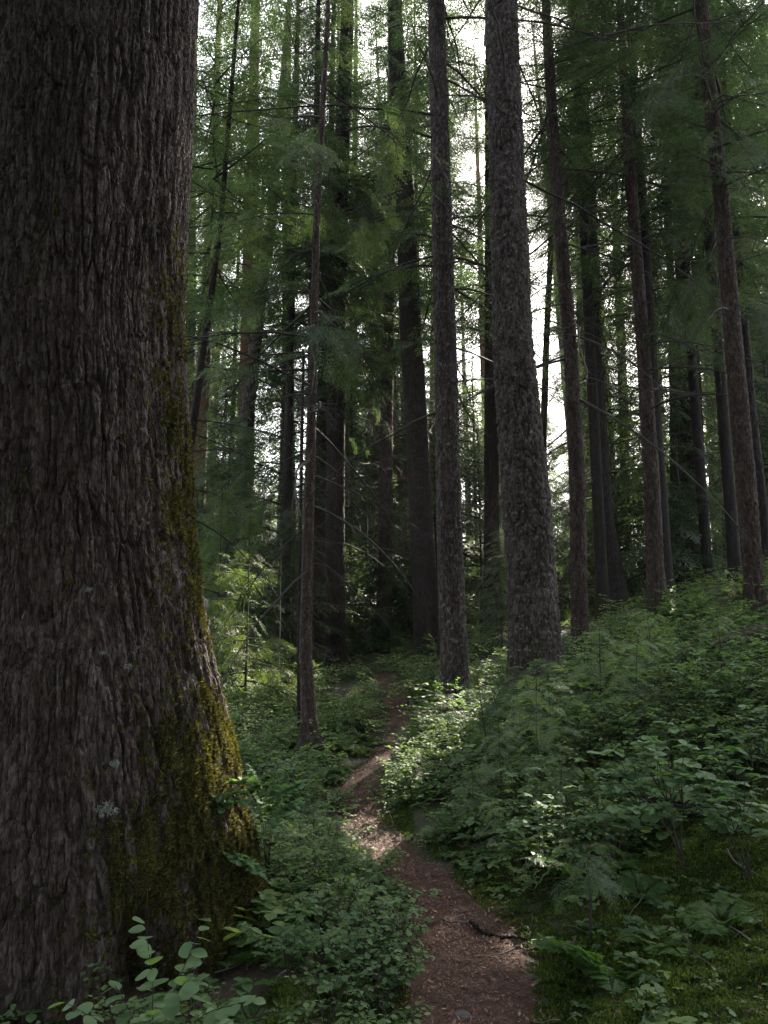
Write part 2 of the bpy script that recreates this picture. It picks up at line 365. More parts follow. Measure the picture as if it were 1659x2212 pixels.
# ------------------------------------------------------------------ trunks
def trunk_mesh(name, axis, base, mat, style, nseg, dz, ztop, seed, flare=0.5, lobes=5, mossf=None, front=None, flare_h=0.5, dent=None):
    """axis: rows (x, y, z, r) relative to base, bottom to top."""
    axis = np.asarray(axis, float)
    zmax = axis[-1, 2]
    zz = np.arange(axis[0, 2], min(ztop, zmax), dz); zz = np.concatenate([zz, np.linspace(min(ztop, zmax), zmax, 14)])
    zz = np.unique(zz)
    if front is None: th = np.arange(nseg) * 2 * pi / nseg
    else:
        a0, half, nb = front
        th = np.concatenate([a0 + np.linspace(-half, half, nseg), a0 + np.linspace(half, 2 * pi - half, nb + 2)[1:-1]])
    n = len(th)
    ax = np.interp(zz, axis[:, 2], axis[:, 0]); ay = np.interp(zz, axis[:, 2], axis[:, 1]); r = np.interp(zz, axis[:, 2], axis[:, 3])
    rs = np.random.default_rng(seed); ph = rs.random(4) * 6.28
    TH, ZZ = np.meshgrid(th, zz); RR = r[:, None] * np.ones_like(TH)
    fl = np.exp(-np.clip(ZZ, 0, None) / flare_h)
    lob = 0.55 + 0.45 * np.cos(lobes * TH + ph[0] + 0.6 * np.sin(2 * TH + ph[1])) ** 1
    lob = lob * (0.75 + 0.35 * np.cos(2 * TH + ph[2]))
    RR = RR * (1 + flare * fl * (0.35 + 0.9 * lob * fl))
    p3 = np.stack([RR * np.cos(TH), RR * np.sin(TH), ZZ], -1).reshape(-1, 3) + seed * 3.7
    cell, st, dep, flk = style
    f0 = 0.25 / cell
    wv = np.stack([perlin(p3 * f0 * [1, 1, 0.5] + 5), perlin(p3 * f0 * [1, 1, 0.5] + 31), perlin(p3 * f0 + 61)], -1)
    wf = np.stack([fbm(p3 * 4 * f0 * [1, 1, 0.6] + 9, 2), fbm(p3 * 4 * f0 * [1, 1, 0.6] + 37, 2), 0 * wv[:, 0]], -1)
    q = p3 / np.array([cell, cell, cell * st]) + wv * [0.45, 0.45, 0.5] + wf * [0.08, 0.08, 0]
    f1, f2, cid = worley(q)
    jit = perlin(p3 / (cell * 0.18) * [1, 1, 0.5])
    crack = 1 - sstep(0.03, 0.20, f2 - f1 + 0.05 * jit)
    wid = np.clip(0.75 + 0.9 * perlin(p3 * f0 * 0.9 + 77), 0.25, 1)         # furrows open and close along the trunk
    h1, h2, c1 = worley(p3 / np.array([cell * 0.62, cell * 0.62, cell * st * 0.55]) + wv * 0.6 + wf * 0.12 + 11)
    crack2 = 1 - sstep(0.0, 0.14, h2 - h1 + 0.05 * jit)
    g1, g2, c2 = worley(p3 / np.array([cell * 0.34, cell * 0.34, cell * 0.9]) + wf * 0.25)
    ridge = 1 - np.maximum(crack * wid, 0.38 * crack2)
    fl3 = p3 / (cell * 0.22) * [1, 1, 0.45]
    disp = dep * (ridge - 1) + dep * 0.34 * (cid - 0.5) * ridge + dep * 0.16 * (c1 - 0.5) * ridge + dep * flk * (c2 - 0.5) * (0.3 + 0.7 * ridge) \
        + dep * 0.16 * fbm(fl3, 3) - dep * 0.12 * np.abs(perlin(fl3 * 0.6 + 3)) + 0.030 * np.ravel(RR) * perlin(p3 * np.array([3.0, 3.0, 0.7]))
    disp = disp + 0.35 * dep
    if mossf is None: moss = np.clip(np.exp(-ZZ.ravel() / 0.35) * 1.2 - 0.25 + 0.5 * perlin(p3 * 6), 0, 1) * (ZZ.ravel() < 1.5)
    else: moss = mossf(TH.ravel(), ZZ.ravel(), p3)
    disp = disp * (1 - 0.45 * moss) + moss * (0.012 * perlin(p3 * 25) + 0.012)
    if dent is not None: disp = disp + dent(TH.ravel(), ZZ.ravel())
    Rf = RR.ravel() + disp
    V = np.stack([np.repeat(ax, n) + Rf * np.cos(TH.ravel()), np.repeat(ay, n) + Rf * np.sin(TH.ravel()), ZZ.ravel()], -1)
    i = np.arange(len(zz) - 1)[:, None]; j = np.arange(n)[None]
    F = np.stack([i * n + j, i * n + (j + 1) % n, (i + 1) * n + (j + 1) % n, (i + 1) * n + j], -1).reshape(-1, 4)
    me = mesh_of(name, V, F, mat, {'plate': np.clip(0.30 * cid + 0.3 * c1 + 0.4 * c2, 0, 1), 'moss': moss}, smooth=True)
    return me, V.reshape(len(zz), n, 3), moss.reshape(len(zz), n), th, zz

# ------------------------------------------------------------------ foliage templates
BL = (np.array([[0, 0, 0], [0.45, -0.5, 0], [1, 0, 0], [0.45, 0.5, 0]], float), np.array([[0, 1, 2, 3]]), np.zeros(4), np.zeros(1, int))
def blades(O, ang, length, width, rs, roll=0.35, tilt=0.2, tint=0.5):
    k = len(O)
    M = rotz(ang) @ roty(rs.normal(0, tilt, k)) @ rotx(rs.normal(0, roll, k))
    M = M * np.stack([length, width, np.ones(k)], -1)[:, None, :]
    return inst(BL, M, O, np.full(k, tint) + rs.normal(0, 0.12, k))
def make_spray(L, step, sub, seed, wide=0.016, bl=0.055, twig_w=0.012):
    rs = np.random.default_rng(seed); O, A, LN, W = [], [], [], []
    s = 0.05 * L; side = 1
    while s < L:
        f = s / L; tl = L * 0.46 * (1 - f) ** 0.75 * min(1, f * 4 + 0.35) * rs.uniform(0.75, 1.15) + 0.03
        a = side * rs.uniform(0.75, 1.05)
        O.append((s, 0, 0)); A.append(a); LN.append(tl); W.append(twig_w if sub else 0.05)
        if sub:
            q = 0.02; sd = 1
            while q < tl:
                g = 1 - 0.6 * q / tl
                O.append((s + q * cos(a), q * sin(a), 0)); A.append(a + sd * rs.uniform(0.6, 1.0)); LN.append(bl * g * rs.uniform(0.8, 1.3)); W.append(wide)
                sd = -sd; q += sub * rs.uniform(0.8, 1.2)
            O.append((s + tl * 0.85 * cos(a), tl * 0.85 * sin(a), 0)); A.append(a); LN.append(bl); W.append(wide)
        side = -side; s += step * rs.uniform(0.8, 1.2)
    O.append((0, 0, 0)); A.append(0); LN.append(L); W.append(0.012 if sub else 0.04)
    O = np.array(O, float)
    V, F, T, M = blades(O, np.array(A), np.array(LN), np.array(W), rs)
    r = np.hypot(V[:, 0], V[:, 1]); V[:, 2] += -0.32 * r ** 2 / L + 0.015 * np.sin(V[:, 0] * 30 + seed)
    T = T + 0.25 * (r / L - 0.4)
    return V, F, T, M
SPRAY_FINE = [make_spray(0.75, 0.032, 0.030, 100 + i) for i in range(5)]
SPRAY_MID = [make_spray(0.75, 0.042, 0.045, 200 + i, 0.024, 0.075, 0.016) for i in range(5)]
SPRAY_FAR = [make_spray(0.85, 0.046, 0, 300 + i) for i in range(5)]

def curve_branch(L, el, droop, n, rs, wob=0.03):
    s = np.linspace(0, 1, n)
    x = s * L * cos(el); z = s * L * sin(el) - droop * L * s ** 2
    y = np.cumsum(rs.normal(0, wob * L / n, n)) + 0.06 * L * np.sin(s * 3 + rs.random() * 6) * s
    return np.stack([x, y, z], -1)
def leafy_branch(G, base, az, L, el, droop, sprays, rs, limb_r, dens=0.15, start=0.2, tint=0.0, size=1.0, mats=(0, 1)):
    c = curve_branch(L, el, droop, 7, rs)
    Rz = rotz(np.array(az))
    pts = c @ Rz.T + base
    V, F = tube(pts, np.linspace(limb_r, limb_r * 0.25, 7), 4); G.add(V, F, 0.5, mats[1])
    ns = max(3, int(L * (1 - start) / dens)); s = np.linspace(start, 1.0, ns); side = np.where(np.arange(ns) % 2, 1, -1)
    idx = rs.integers(0, len(sprays), ns)
    yaw = az + side * rs.uniform(0.5, 1.1, ns) * np.clip((1 - s) * 4, 0, 1); pit = rs.normal(0.20, 0.16, ns); roll = rs.normal(0, 0.25, ns)
    ln = np.clip(0.55 * L * (1 - s) + 0.45, 0.35, 1.15) * rs.uniform(0.8, 1.2, ns) * size
    pos = np.stack([np.interp(s, np.linspace(0, 1, 7), pts[:, k]) for k in range(3)], -1)
    for q in range(len(sprays)):
        m = idx == q
        if not m.any(): continue
        M = rotz(yaw[m]) @ roty(pit[m]) @ rotx(roll[m]) * ln[m][:, None, None]
        G.add(*inst(sprays[q], M, pos[m], rs.normal(tint, 0.10, m.sum())))
def make_crown(H, Lmax, nb, seed, sprays, dens=0.15, top=0.4, el0=-0.15, el1=0.35, shape=0.8):
    rs = np.random.default_rng(seed); G = Geo(); a = rs.random() * 6
    f = (np.arange(nb) + rs.random(nb)) / nb
    clump = rs.random(12)
    for i in range(nb):
        t = f[i] ** 0.85; z = t * H; a += 2.4 + rs.normal(0, 0.5)
        L = max(top, Lmax * (1 - t) ** shape * (0.55 + 0.6 * clump[int(t * 11.9)]) * rs.uniform(0.6, 1.15) * (1.0 if t > 0.08 else 0.7))
        el = el0 + (el1 - el0) * t + rs.normal(0, 0.12)
        leafy_branch(G, np.array([0, 0, z]), a, L, el, 0.14 + 0.14 * (1 - t), sprays, rs, 0.010 + 0.008 * L, dens, 0.12 if t > 0.3 else 0.22, 0.0)
    return G
def crown_mesh(name, *a, **k): return make_crown(*a, **k).mesh(name, [NEEDLE, TWIG])
CROWN_NEAR = [crown_mesh('crown', 20, 3.3, 84, 400 + i, SPRAY_MID, dens=0.145) for i in range(4)]
CROWN_FAR = [crown_mesh('crown', 20, 3.7, 95, 420 + i, SPRAY_FAR, dens=0.15) for i in range(5)]
def young_mesh(H, Lmax, nb, seed, sprays, mat):
    return make_crown(H, Lmax, nb, seed, sprays, dens=0.11, top=0.15, el0=-0.05, el1=0.5, shape=0.75).mesh('crown', [mat, TWIG])
NEEDLE_SUNLIT = leaf_mat('needles_sunlit', (0.04, 0.066, 0.02), (0.068, 0.104, 0.032), (0.11, 0.15, 0.048), (2.2, 2.1, 1.0), 0.48)  # lighter copy of the needles: sunlight painted into the colour
YOUNG_SUNLIT = [young_mesh(4.6, 1.9, 54, 450 + i, SPRAY_FINE, NEEDLE_SUNLIT) for i in range(2)]
YOUNG = [young_mesh(4.6, 1.7, 60, 440 + i, SPRAY_MID, NEEDLE) for i in range(4)]

def dead_branch_mesh(L, seed, mat, leaf=0.0):
    rs = np.random.default_rng(seed); G = Geo()
    c = curve_branch(L, rs.uniform(-0.05, 0.25), rs.uniform(0.1, 0.4), 9, rs, 0.10)
    V, F = tube(c, np.linspace(0.016, 0.004, 9), 4); G.add(V, F, 0.5, 0)
    for k in range(int(L * 5)):
        s = rs.uniform(0.2, 1.0); p = np.array([np.interp(s, np.linspace(0, 1, 9), c[:, q]) for q in range(3)])
        l = rs.uniform(0.15, 0.55) * (1.15 - s) * L * 0.6 + 0.08
        d = curve_branch(l, rs.normal(-0.1, 0.35), rs.uniform(0, 0.4), 5, rs, 0.12) @ rotz(np.array(rs.choice([-1, 1]) * rs.uniform(0.4, 1.2))).T + p
        V, F = tube(d, np.linspace(0.0055, 0.002, 5), 3); G.add(V, F, 0.5, 0)
        for h in range(2):
            e = d[rs.integers(1, 4)]; l2 = l * rs.uniform(0.25, 0.5)
            dd = curve_branch(l2, rs.normal(-0.2, 0.4), 0.2, 4, rs, 0.1) @ rotz(np.array(rs.uniform(-1.6, 1.6))).T + e
            V, F = tube(dd, np.linspace(0.003, 0.0015, 4), 3); G.add(V, F, 0.5, 0)
        if rs.random() < leaf:
            t = SPRAY_FINE[rs.integers(0, 5)]; n = rs.integers(1, 4)
            M = rotz(rs.uniform(-1.2, 1.2, n)) @ roty(rs.normal(0.25, 0.2, n)) @ rotx(rs.normal(0, 0.3, n)) * rs.uniform(0.45, 0.95, n)[:, None, None]
            G.add(*[x if i != 3 else x + 1 for i, x in enumerate(inst(t, M, np.repeat(d[-2:-1], n, 0), rs.normal(0, 0.1, n)))])
    return G.mesh('branch', [mat, NEEDLE])
DEAD_GREY = {i: dead_branch_mesh(1.2 + 0.15 * i, 520 + i, TWIG_GREY) for i in (2, 3, 5, 6, 7)}
DEAD = [dead_branch_mesh(1.2 + 0.22 * i, 500 + i, TWIG) for i in range(8)]
LIVE = [dead_branch_mesh(1.3 + 0.25 * i, 540 + i, TWIG, 0.75) for i in range(6)]

# ------------------------------------------------------------------ shafts of sunlight that reach the floor (gaps in the canopy)
BEAMS = [(P(500, 1670, 4.75), 0.28), (P(795, 1838, 6.3), 0.26), (P(470, 1560, 4.75), 0.34), (P(452, 1380, 4.75), 0.25), (P(850, 1785, 6.9), 0.42), (P(965, 1610, 8.6), 0.45), (P(1010, 1500, 10.9), 0.35),
         (P(640, 1480, 13.5), 0.7), (P(1190, 1395, 14.5), 0.4), (P(1130, 2080, 4.5), 0.16), (P(560, 1380, 14), 0.9), (np.array([-2.3, 13.1, 1.3]), 0.9), (np.array([-2.5, 13.3, 2.4]), 0.9), (P(930, 1860, 6.0), 0.20),
         (P(775, 1240, 24), 1.5), (P(1015, 1200, 27), 1.8), (P(560, 1180, 23), 1.6), (P(1240, 1150, 30), 1.8), (P(880, 1040, 33), 2.2), (P(470, 1000, 30), 2.0), (P(1130, 1330, 20), 0.8), (P(1480, 1440, 11.5), 0.5)]
def beam_mask(Pw):
    m = np.zeros(len(Pw), bool)
    for t, r in BEAMS:
        d = Pw - t; s = d @ SUN_DIR
        m |= (s > 0.5) & (np.linalg.norm(d - s[:, None] * SUN_DIR, axis=1) < r)
    return m
from mathutils import Matrix, Euler, Vector
def thin_for_beams(o, root=None):
    """gives a crown its own mesh without the blades that stand in a shaft of sunlight"""
    me = o.data
    Mx = (Matrix.LocRotScale(Vector(o.location), o.rotation_euler, Vector(o.scale)))
    if root is not None: Mx = Matrix.LocRotScale(Vector(root.location), root.rotation_euler, Vector(root.scale)) @ Mx
    Mx = np.array(Mx)
    V = np.empty(len(me.vertices) * 3, np.float32); me.vertices.foreach_get('co', V); V = V.reshape(-1, 3)
    Wp = V @ Mx[:3, :3].T + Mx[:3, 3]
    F = np.empty(len(me.polygons) * 4, np.int32); me.loops.foreach_get('vertex_index', F); F = F.reshape(-1, 4)
    bad = beam_mask(Wp[F[:, 0]])
    if bad.sum() < 3: return
    keep = ~bad; T = np.empty(len(V), np.float32); me.attributes['tint'].data.foreach_get('value', T)
    mi = np.empty(len(F), np.int32); me.polygons.foreach_get('material_index', mi)
    F = F[keep]; used = np.unique(F); remap = np.zeros(len(V), np.int32); remap[used] = np.arange(len(used))
    o.data = mesh_of('crown', V[used], remap[F], list(me.materials), {'tint': T[used]}, mi[keep])

# ------------------------------------------------------------------ the trees one can name
def px_axis(pts, d, H, ground_py=None):
    """trunk axis from picture points (px, py, width): rows x, y, z, r in world space; extended below ground and up to height H"""
    rows = []
    for px, py, wpx in pts:
        p = P(px, py, d); rows.append([p[0], p[1], p[2], 0.5 * wpx / FPX * depth_of(p)])
    rows.sort(key=lambda r: r[2]); rows = np.array(rows)
    s = (rows[-1, :2] - rows[0, :2]) / (rows[-1, 2] - rows[0, 2])
    b = rows[0]; zb = min(gz(b[0], b[1]), b[2])
    bot = [b[0] - s[0] * (b[2] - zb + 0.35), b[1], zb - 0.35, b[3] * 1.06]
    t = rows[-1]; zt = zb + H
    if zt > t[2] + 1: top = [[t[0] + s[0] * (zt - t[2]) * 0.6, t[1], zt, max(0.02, t[3] * 0.15)]]
    else: top = []
    return np.array([bot] + rows.tolist() + top), np.array([bot[0] + s[0] * 0.35, b[1], zb])
ST_PLATE = (0.100, 2.2, 0.030, 0.40); ST_FLAKE = (0.048, 5.0, 0.018, 0.30); ST_FURROW = (0.055, 9.0, 0.022, 0.15); ST_SMALL = (0.026, 4.0, 0.007, 0.25)
occupied = []
def named_tree(label, pts, d, H, mat, style, crown=None, dead=(), live=(), nseg=48, dz=0.02, flare=0.5, lobes=5, seed=1, group=None, flare_h=0.35, crown_scale=1.0, side=None):
    ax, base = px_axis(pts, d, H)
    root = thing('conifer_tree', label, 'tree', base, group)
    loc = ax.copy(); loc[:, :3] -= base
    ztop = min(H, (d * 0.97 + 3.5))
    me, V, _, _, _ = trunk_mesh('trunk', loc, base, mat, style, nseg, dz, ztop, seed, flare, lobes, flare_h=flare_h)
    obj('trunk', me, root); occupied.append((base[0], base[1], loc[1, 3] * 1.6 + 0.05))
    rs = np.random.default_rng(seed + 77)
    def at(z): return np.array([np.interp(z, loc[:, 2], loc[:, k]) for k in range(4)])
    if d < 14:                                                     # short broken stubs of old branches
        for q in range(9):
            z = rs.uniform(1.2, min(8, H * 0.6)); a = at(z); az = rs.random() * 6.28; s = rs.uniform(0.10, 0.28)
            obj('branch_stub', DEAD[q % 8], root, a[:3] + np.array([cos(az), sin(az), 0]) * a[3] * 0.8, (0, rs.normal(0, 0.3), az), (s, s * 1.8, s * 1.8))
    for kind, spec in (('dead', dead), ('live', live)):
        if not spec: continue
        z0, z1, n = spec[:3]; pool = DEAD if kind == 'dead' else LIVE
        for q in range(n):
            z = z0 + (z1 - z0) * (q + rs.random()) / n; a = at(z)
            az = rs.random() * 6.28 if side is None else rs.choice(side) + rs.normal(0, 0.5)
            s = rs.uniform(0.7, 1.25) * (spec[3] if len(spec) > 3 else 1)
            obj('branch', pool[rs.integers(0, len(pool))], root, a[:3] + np.array([cos(az), sin(az), 0]) * a[3] * 0.6, (rs.normal(0, 0.2), rs.normal(0.30, 0.22), az), (s, s, s))
    if crown is not None:
        z0, k, L = crown; a = at(z0); b = at(H - 0.5); v = Vector((b - a)[:3]); hs = (H - z0) / 20.0
        q = v.to_track_quat('Z', 'Y').to_euler()
        o = obj('crown', CROWN_NEAR[k], root, a[:3], (q[0], q[1], q[2] + seed), (L, L, hs))
        thin_for_beams(o, root)
    return root, ax

LR = (0.0, pi)
named_tree('slender dark trunk leaning right just past the giant mossy trunk', [(372, 1400, 24), (408, 980, 19), (442, 740, 15), (475, 500, 12), (500, 195, 9)], 11, 14, BARK_DARK, ST_SMALL, (6.5, 0, 0.75), (3.2, 9, 16, 0.9), seed=21, nseg=20, dz=0.05)
named_tree('grey trunk leaning right, seen between the giant trunk and the slender mossy-footed tree', [(480, 1392, 40), (496, 1218, 32), (525, 980, 30), (565, 625, 26), (587, 475, 22)], 20, 24, BARK_GREY, ST_FLAKE, (7, 1, 1.25), (4, 9, 8), seed=22, nseg=32, dz=0.04)
named_tree('brownish distant trunk standing between the slender leaning trunk and the grey leaning trunk', [(448, 1380, 24), (452, 1150, 18), (464, 913, 16), (470, 700, 13)], 35, 30, BARK_RED, ST_FLAKE, (8, 3, 1.0), seed=23, nseg=16, dz=0.15)
named_tree('pale hazy trunk tight against the upper right edge of the giant trunk', [(405, 1380, 30), (412, 740, 22), (416, 280, 18)], 32, 34, BARK_GREY, ST_FLAKE, (8, 0, 1.0), seed=24, nseg=18, dz=0.12)
named_tree('pale grey trunk rising behind the drooping green boughs left of the slender mossy-footed tree', [(622, 1385, 40), (622, 1100, 34), (622, 743, 25), (620, 450, 20)], 28, 32, BARK_GREY, ST_FLAKE, (9, 1, 1.0), (6, 16, 8), seed=25, nseg=24, dz=0.08)
named_tree('slender tree with moss on its flared root foot, left of the trail', [(676, 1640, 34), (668, 1560, 31), (660, 1415, 28), (664, 1200, 24), (678, 743, 18), (683, 500, 15), (695, 260, 13), (708, 40, 9)], 9.5, 11.5, BARK_BROWN, ST_SMALL, None, (2.2, 6, 18, 1.2), (5.0, 9.5, 12, 0.9), seed=26, nseg=36, dz=0.015, flare=3.0, lobes=4, flare_h=0.26)
named_tree('thin dark pole stem tight behind the slender mossy-footed tree', [(646, 1560, 9), (645, 1400, 8), (648, 1200, 7), (652, 1000, 5)], 10.5, 5.5, BARK_DARK, ST_SMALL, None, (1, 4, 4, 0.5), seed=27, nseg=10, dz=0.1)
named_tree('near black thick trunk with a wide flared base beside the far end of the trail', [(732, 1478, 52), (726, 1380, 41), (724, 1218, 39), (726, 743, 38), (735, 400, 34), (750, 60, 28)], 18, 24, BARK_DARK, ST_FURROW, (6.5, 2, 1.0), (3, 9, 14, 1.2), (6, 11, 7), seed=28, nseg=44, dz=0.03, flare=0.8, lobes=5, flare_h=0.5)
named_tree('narrower dark trunk close behind the near black thick trunk', [(690, 1455, 30), (690, 1100, 25), (700, 743, 22), (712, 480, 18)], 20, 22, BARK_DARK, ST_FURROW, (7, 3, 0.9), (4, 9, 8), seed=29, nseg=28, dz=0.05)
named_tree('pale straight distant trunk just right of the near black thick trunk', [(755, 1400, 32), (755, 1119, 27), (761, 822, 22), (764, 600, 18)], 30, 32, BARK_GREY, ST_FLAKE, (10, 2, 1.0), (8, 18, 7), seed=30, nseg=22, dz=0.08)
named_tree('grey-brown straight trunk standing just beyond the end of the trail', [(828, 1416, 38), (832, 1200, 31), (837, 743, 25), (845, 450, 21)], 22, 28, BARK_BROWN, ST_FLAKE, (8, 0, 1.0), (3, 11, 12), seed=31, nseg=32, dz=0.04, flare=0.7)
named_tree('reddish distant trunk leaning left, behind the big dark trunk at the trail', [(896, 1400, 22), (884, 1258, 17), (860, 980, 15), (848, 800, 13)], 28, 26, BARK_RED, ST_FLAKE, (9, 0, 1.0), (5, 12, 6), seed=32, nseg=18, dz=0.1)
named_tree('big dark trunk with mossy roots right beside the far bend of the trail', [(924, 1436, 60), (920, 1300, 54), (914, 1200, 51), (896, 850, 47), (889, 743, 46), (872, 350, 38), (858, 150, 34)], 17, 28, BARK_DARK, ST_FURROW, (9, 1, 0.9), (4, 12, 12, 1.1), seed=33, nseg=52, dz=0.025, flare=0.7, lobes=6)
named_tree('brown-grey flaky trunk in the middle, with lush plants round its foot', [(986, 1570, 68), (980, 1400, 58), (970, 1100, 53), (962, 743, 47), (953, 400, 41), (942, 0, 35)], 11, 26, BARK_GREY, ST_FLAKE, (12, 2, 1.0), (4.5, 13, 28, 1.3), seed=34, nseg=96, dz=0.012, flare=0.35)
named_tree('thick plated trunk blotched with pale lichen, right of the middle trunk', [(1160, 1500, 118), (1151, 1300, 104), (1138, 1100, 101), (1120, 900, 94), (1108, 743, 85), (1096, 400, 74), (1083, 0, 66)], 10, 26, BARK_GREY, ST_PLATE, (12, 3, 1.0), (6, 12, 10, 1.2), seed=35, nseg=130, dz=0.012, flare=0.35)
named_tree('black-brown trunk half hidden behind the left side of the thick plated trunk', [(1062, 1376, 42), (1062, 1200, 33), (1062, 900, 31), (1060, 550, 25)], 20, 24, BARK_DARK, ST_FURROW, (8, 0, 0.9), (4, 10, 10), seed=36, nseg=30, dz=0.05)
named_tree('slim dark trunk leaning right behind the thick plated trunk', [(1165, 1390, 17), (1172, 1000, 15), (1180, 743, 14), (1189, 550, 12)], 22, 17, BARK_DARK, ST_SMALL, (10, 1, 0.6), (4, 12, 10), seed=37, nseg=16, dz=0.1)
named_tree('straight slim brown trunk with bare twigs, right of the thick plated trunk', [(1256, 1440, 36), (1252, 1350, 34), (1247, 1042, 34), (1232, 743, 29), (1210, 500, 27), (1193, 250, 22), (1179, 0, 18)], 12, 19, BARK_BROWN, ST_FLAKE, (8.5, 1, 0.75), (3.5, 11, 26, 1.25), (7, 10.5, 5, 0.7), seed=38, nseg=64, dz=0.014)
named_tree('pale trunk in the glare behind the straight slim brown trunk', [(1270, 1350, 24), (1260, 900, 21), (1252, 500, 17)], 34, 32, BARK_GREY, ST_FLAKE, (10, 3, 1.0), (10, 18, 5), seed=39, nseg=16, dz=0.15)
named_tree('black trunk spreading into a wide root base on the rise', [(1336, 1343, 56), (1326, 1250, 42), (1312, 1150, 34), (1303, 1042, 30), (1285, 743, 26), (1276, 450, 24)], 17, 24, BARK_DARK, ST_FURROW, (7, 2, 0.9), (4, 10, 12), seed=40, nseg=40, dz=0.03, flare=0.9, lobes=4, flare_h=0.5)
named_tree('reddish trunk lit orange between the slim brown trunk and the black spreading trunk', [(1290, 1345, 22), (1278, 1100, 18), (1268, 850, 15)], 26, 26, BARK_RED, ST_FLAKE, (8, 1, 1.0), (5, 12, 5), seed=41, nseg=18, dz=0.1)
named_tree('dim brown trunk behind the bare arching twigs on the right', [(1356, 1300, 27), (1352, 1150, 23), (1348, 900, 20), (1335, 600, 17)], 24, 24, BARK_BROWN, ST_FLAKE, (7.5, 3, 0.9), (4, 12, 10), seed=42, nseg=22, dz=0.08)
named_tree('straight grey-brown trunk with many bare side twigs, on the rise', [(1420, 1316, 42), (1416, 1240, 36), (1408, 1042, 33), (1389, 743, 27), (1363, 400, 23), (1347, 150, 17), (1338, 0, 13)], 13, 17, BARK_BROWN, ST_FLAKE, (7.5, 0, 0.9), (3, 10, 24, 1.25), (6.5, 10, 8, 1.0), seed=43, nseg=64, dz=0.015, side=None)
named_tree('dark trunk on the left of the close pair on the right rise', [(1462, 1288, 30), (1460, 1100, 26), (1458, 900, 22), (1452, 700, 18)], 21, 22, BARK_DARK, ST_FURROW, (5.5, 1, 0.9), (3, 9, 10), seed=44, nseg=24, dz=0.06)
named_tree('broad dark trunk on the right of the close pair on the right rise', [(1502, 1290, 58), (1498, 1150, 48), (1490, 950, 42), (1482, 743, 34)], 20, 24, BARK_DARK, ST_FURROW, (6, 3, 1.0), (3, 9, 14), seed=45, nseg=40, dz=0.04, flare=0.6)
named_tree('very thin pole trunk tight beside the broad dark trunk', [(1532, 1290, 14), (1520, 1050, 11), (1508, 780, 9)], 18, 11, BARK_DARK, ST_SMALL, None, (3, 9, 10, 0.8), seed=46, nseg=10, dz=0.1)
named_tree('sturdy grey-brown trunk leaning left at the edge of the shrubs far right', [(1634, 1356, 44), (1628, 1250, 40), (1612, 1042, 39), (1585, 743, 36), (1560, 450, 30), (1530, 170, 28), (1515, 0, 24)], 11, 20, BARK_BROWN, ST_FLAKE, (6.5, 2, 0.9), (4, 9, 8, 1.0), (5.5, 10, 9, 1.1), seed=47, nseg=72, dz=0.013)
named_tree('dark trunk leaning left right behind the sturdy far right trunk', [(1668, 1330, 30), (1650, 1130, 25), (1624, 914, 23), (1595, 560, 17), (1576, 300, 13)], 16, 18, BARK_DARK, ST_FURROW, (6, 0, 0.9), (3, 9, 10), (6, 10, 5), seed=48, nseg=28, dz=0.05)

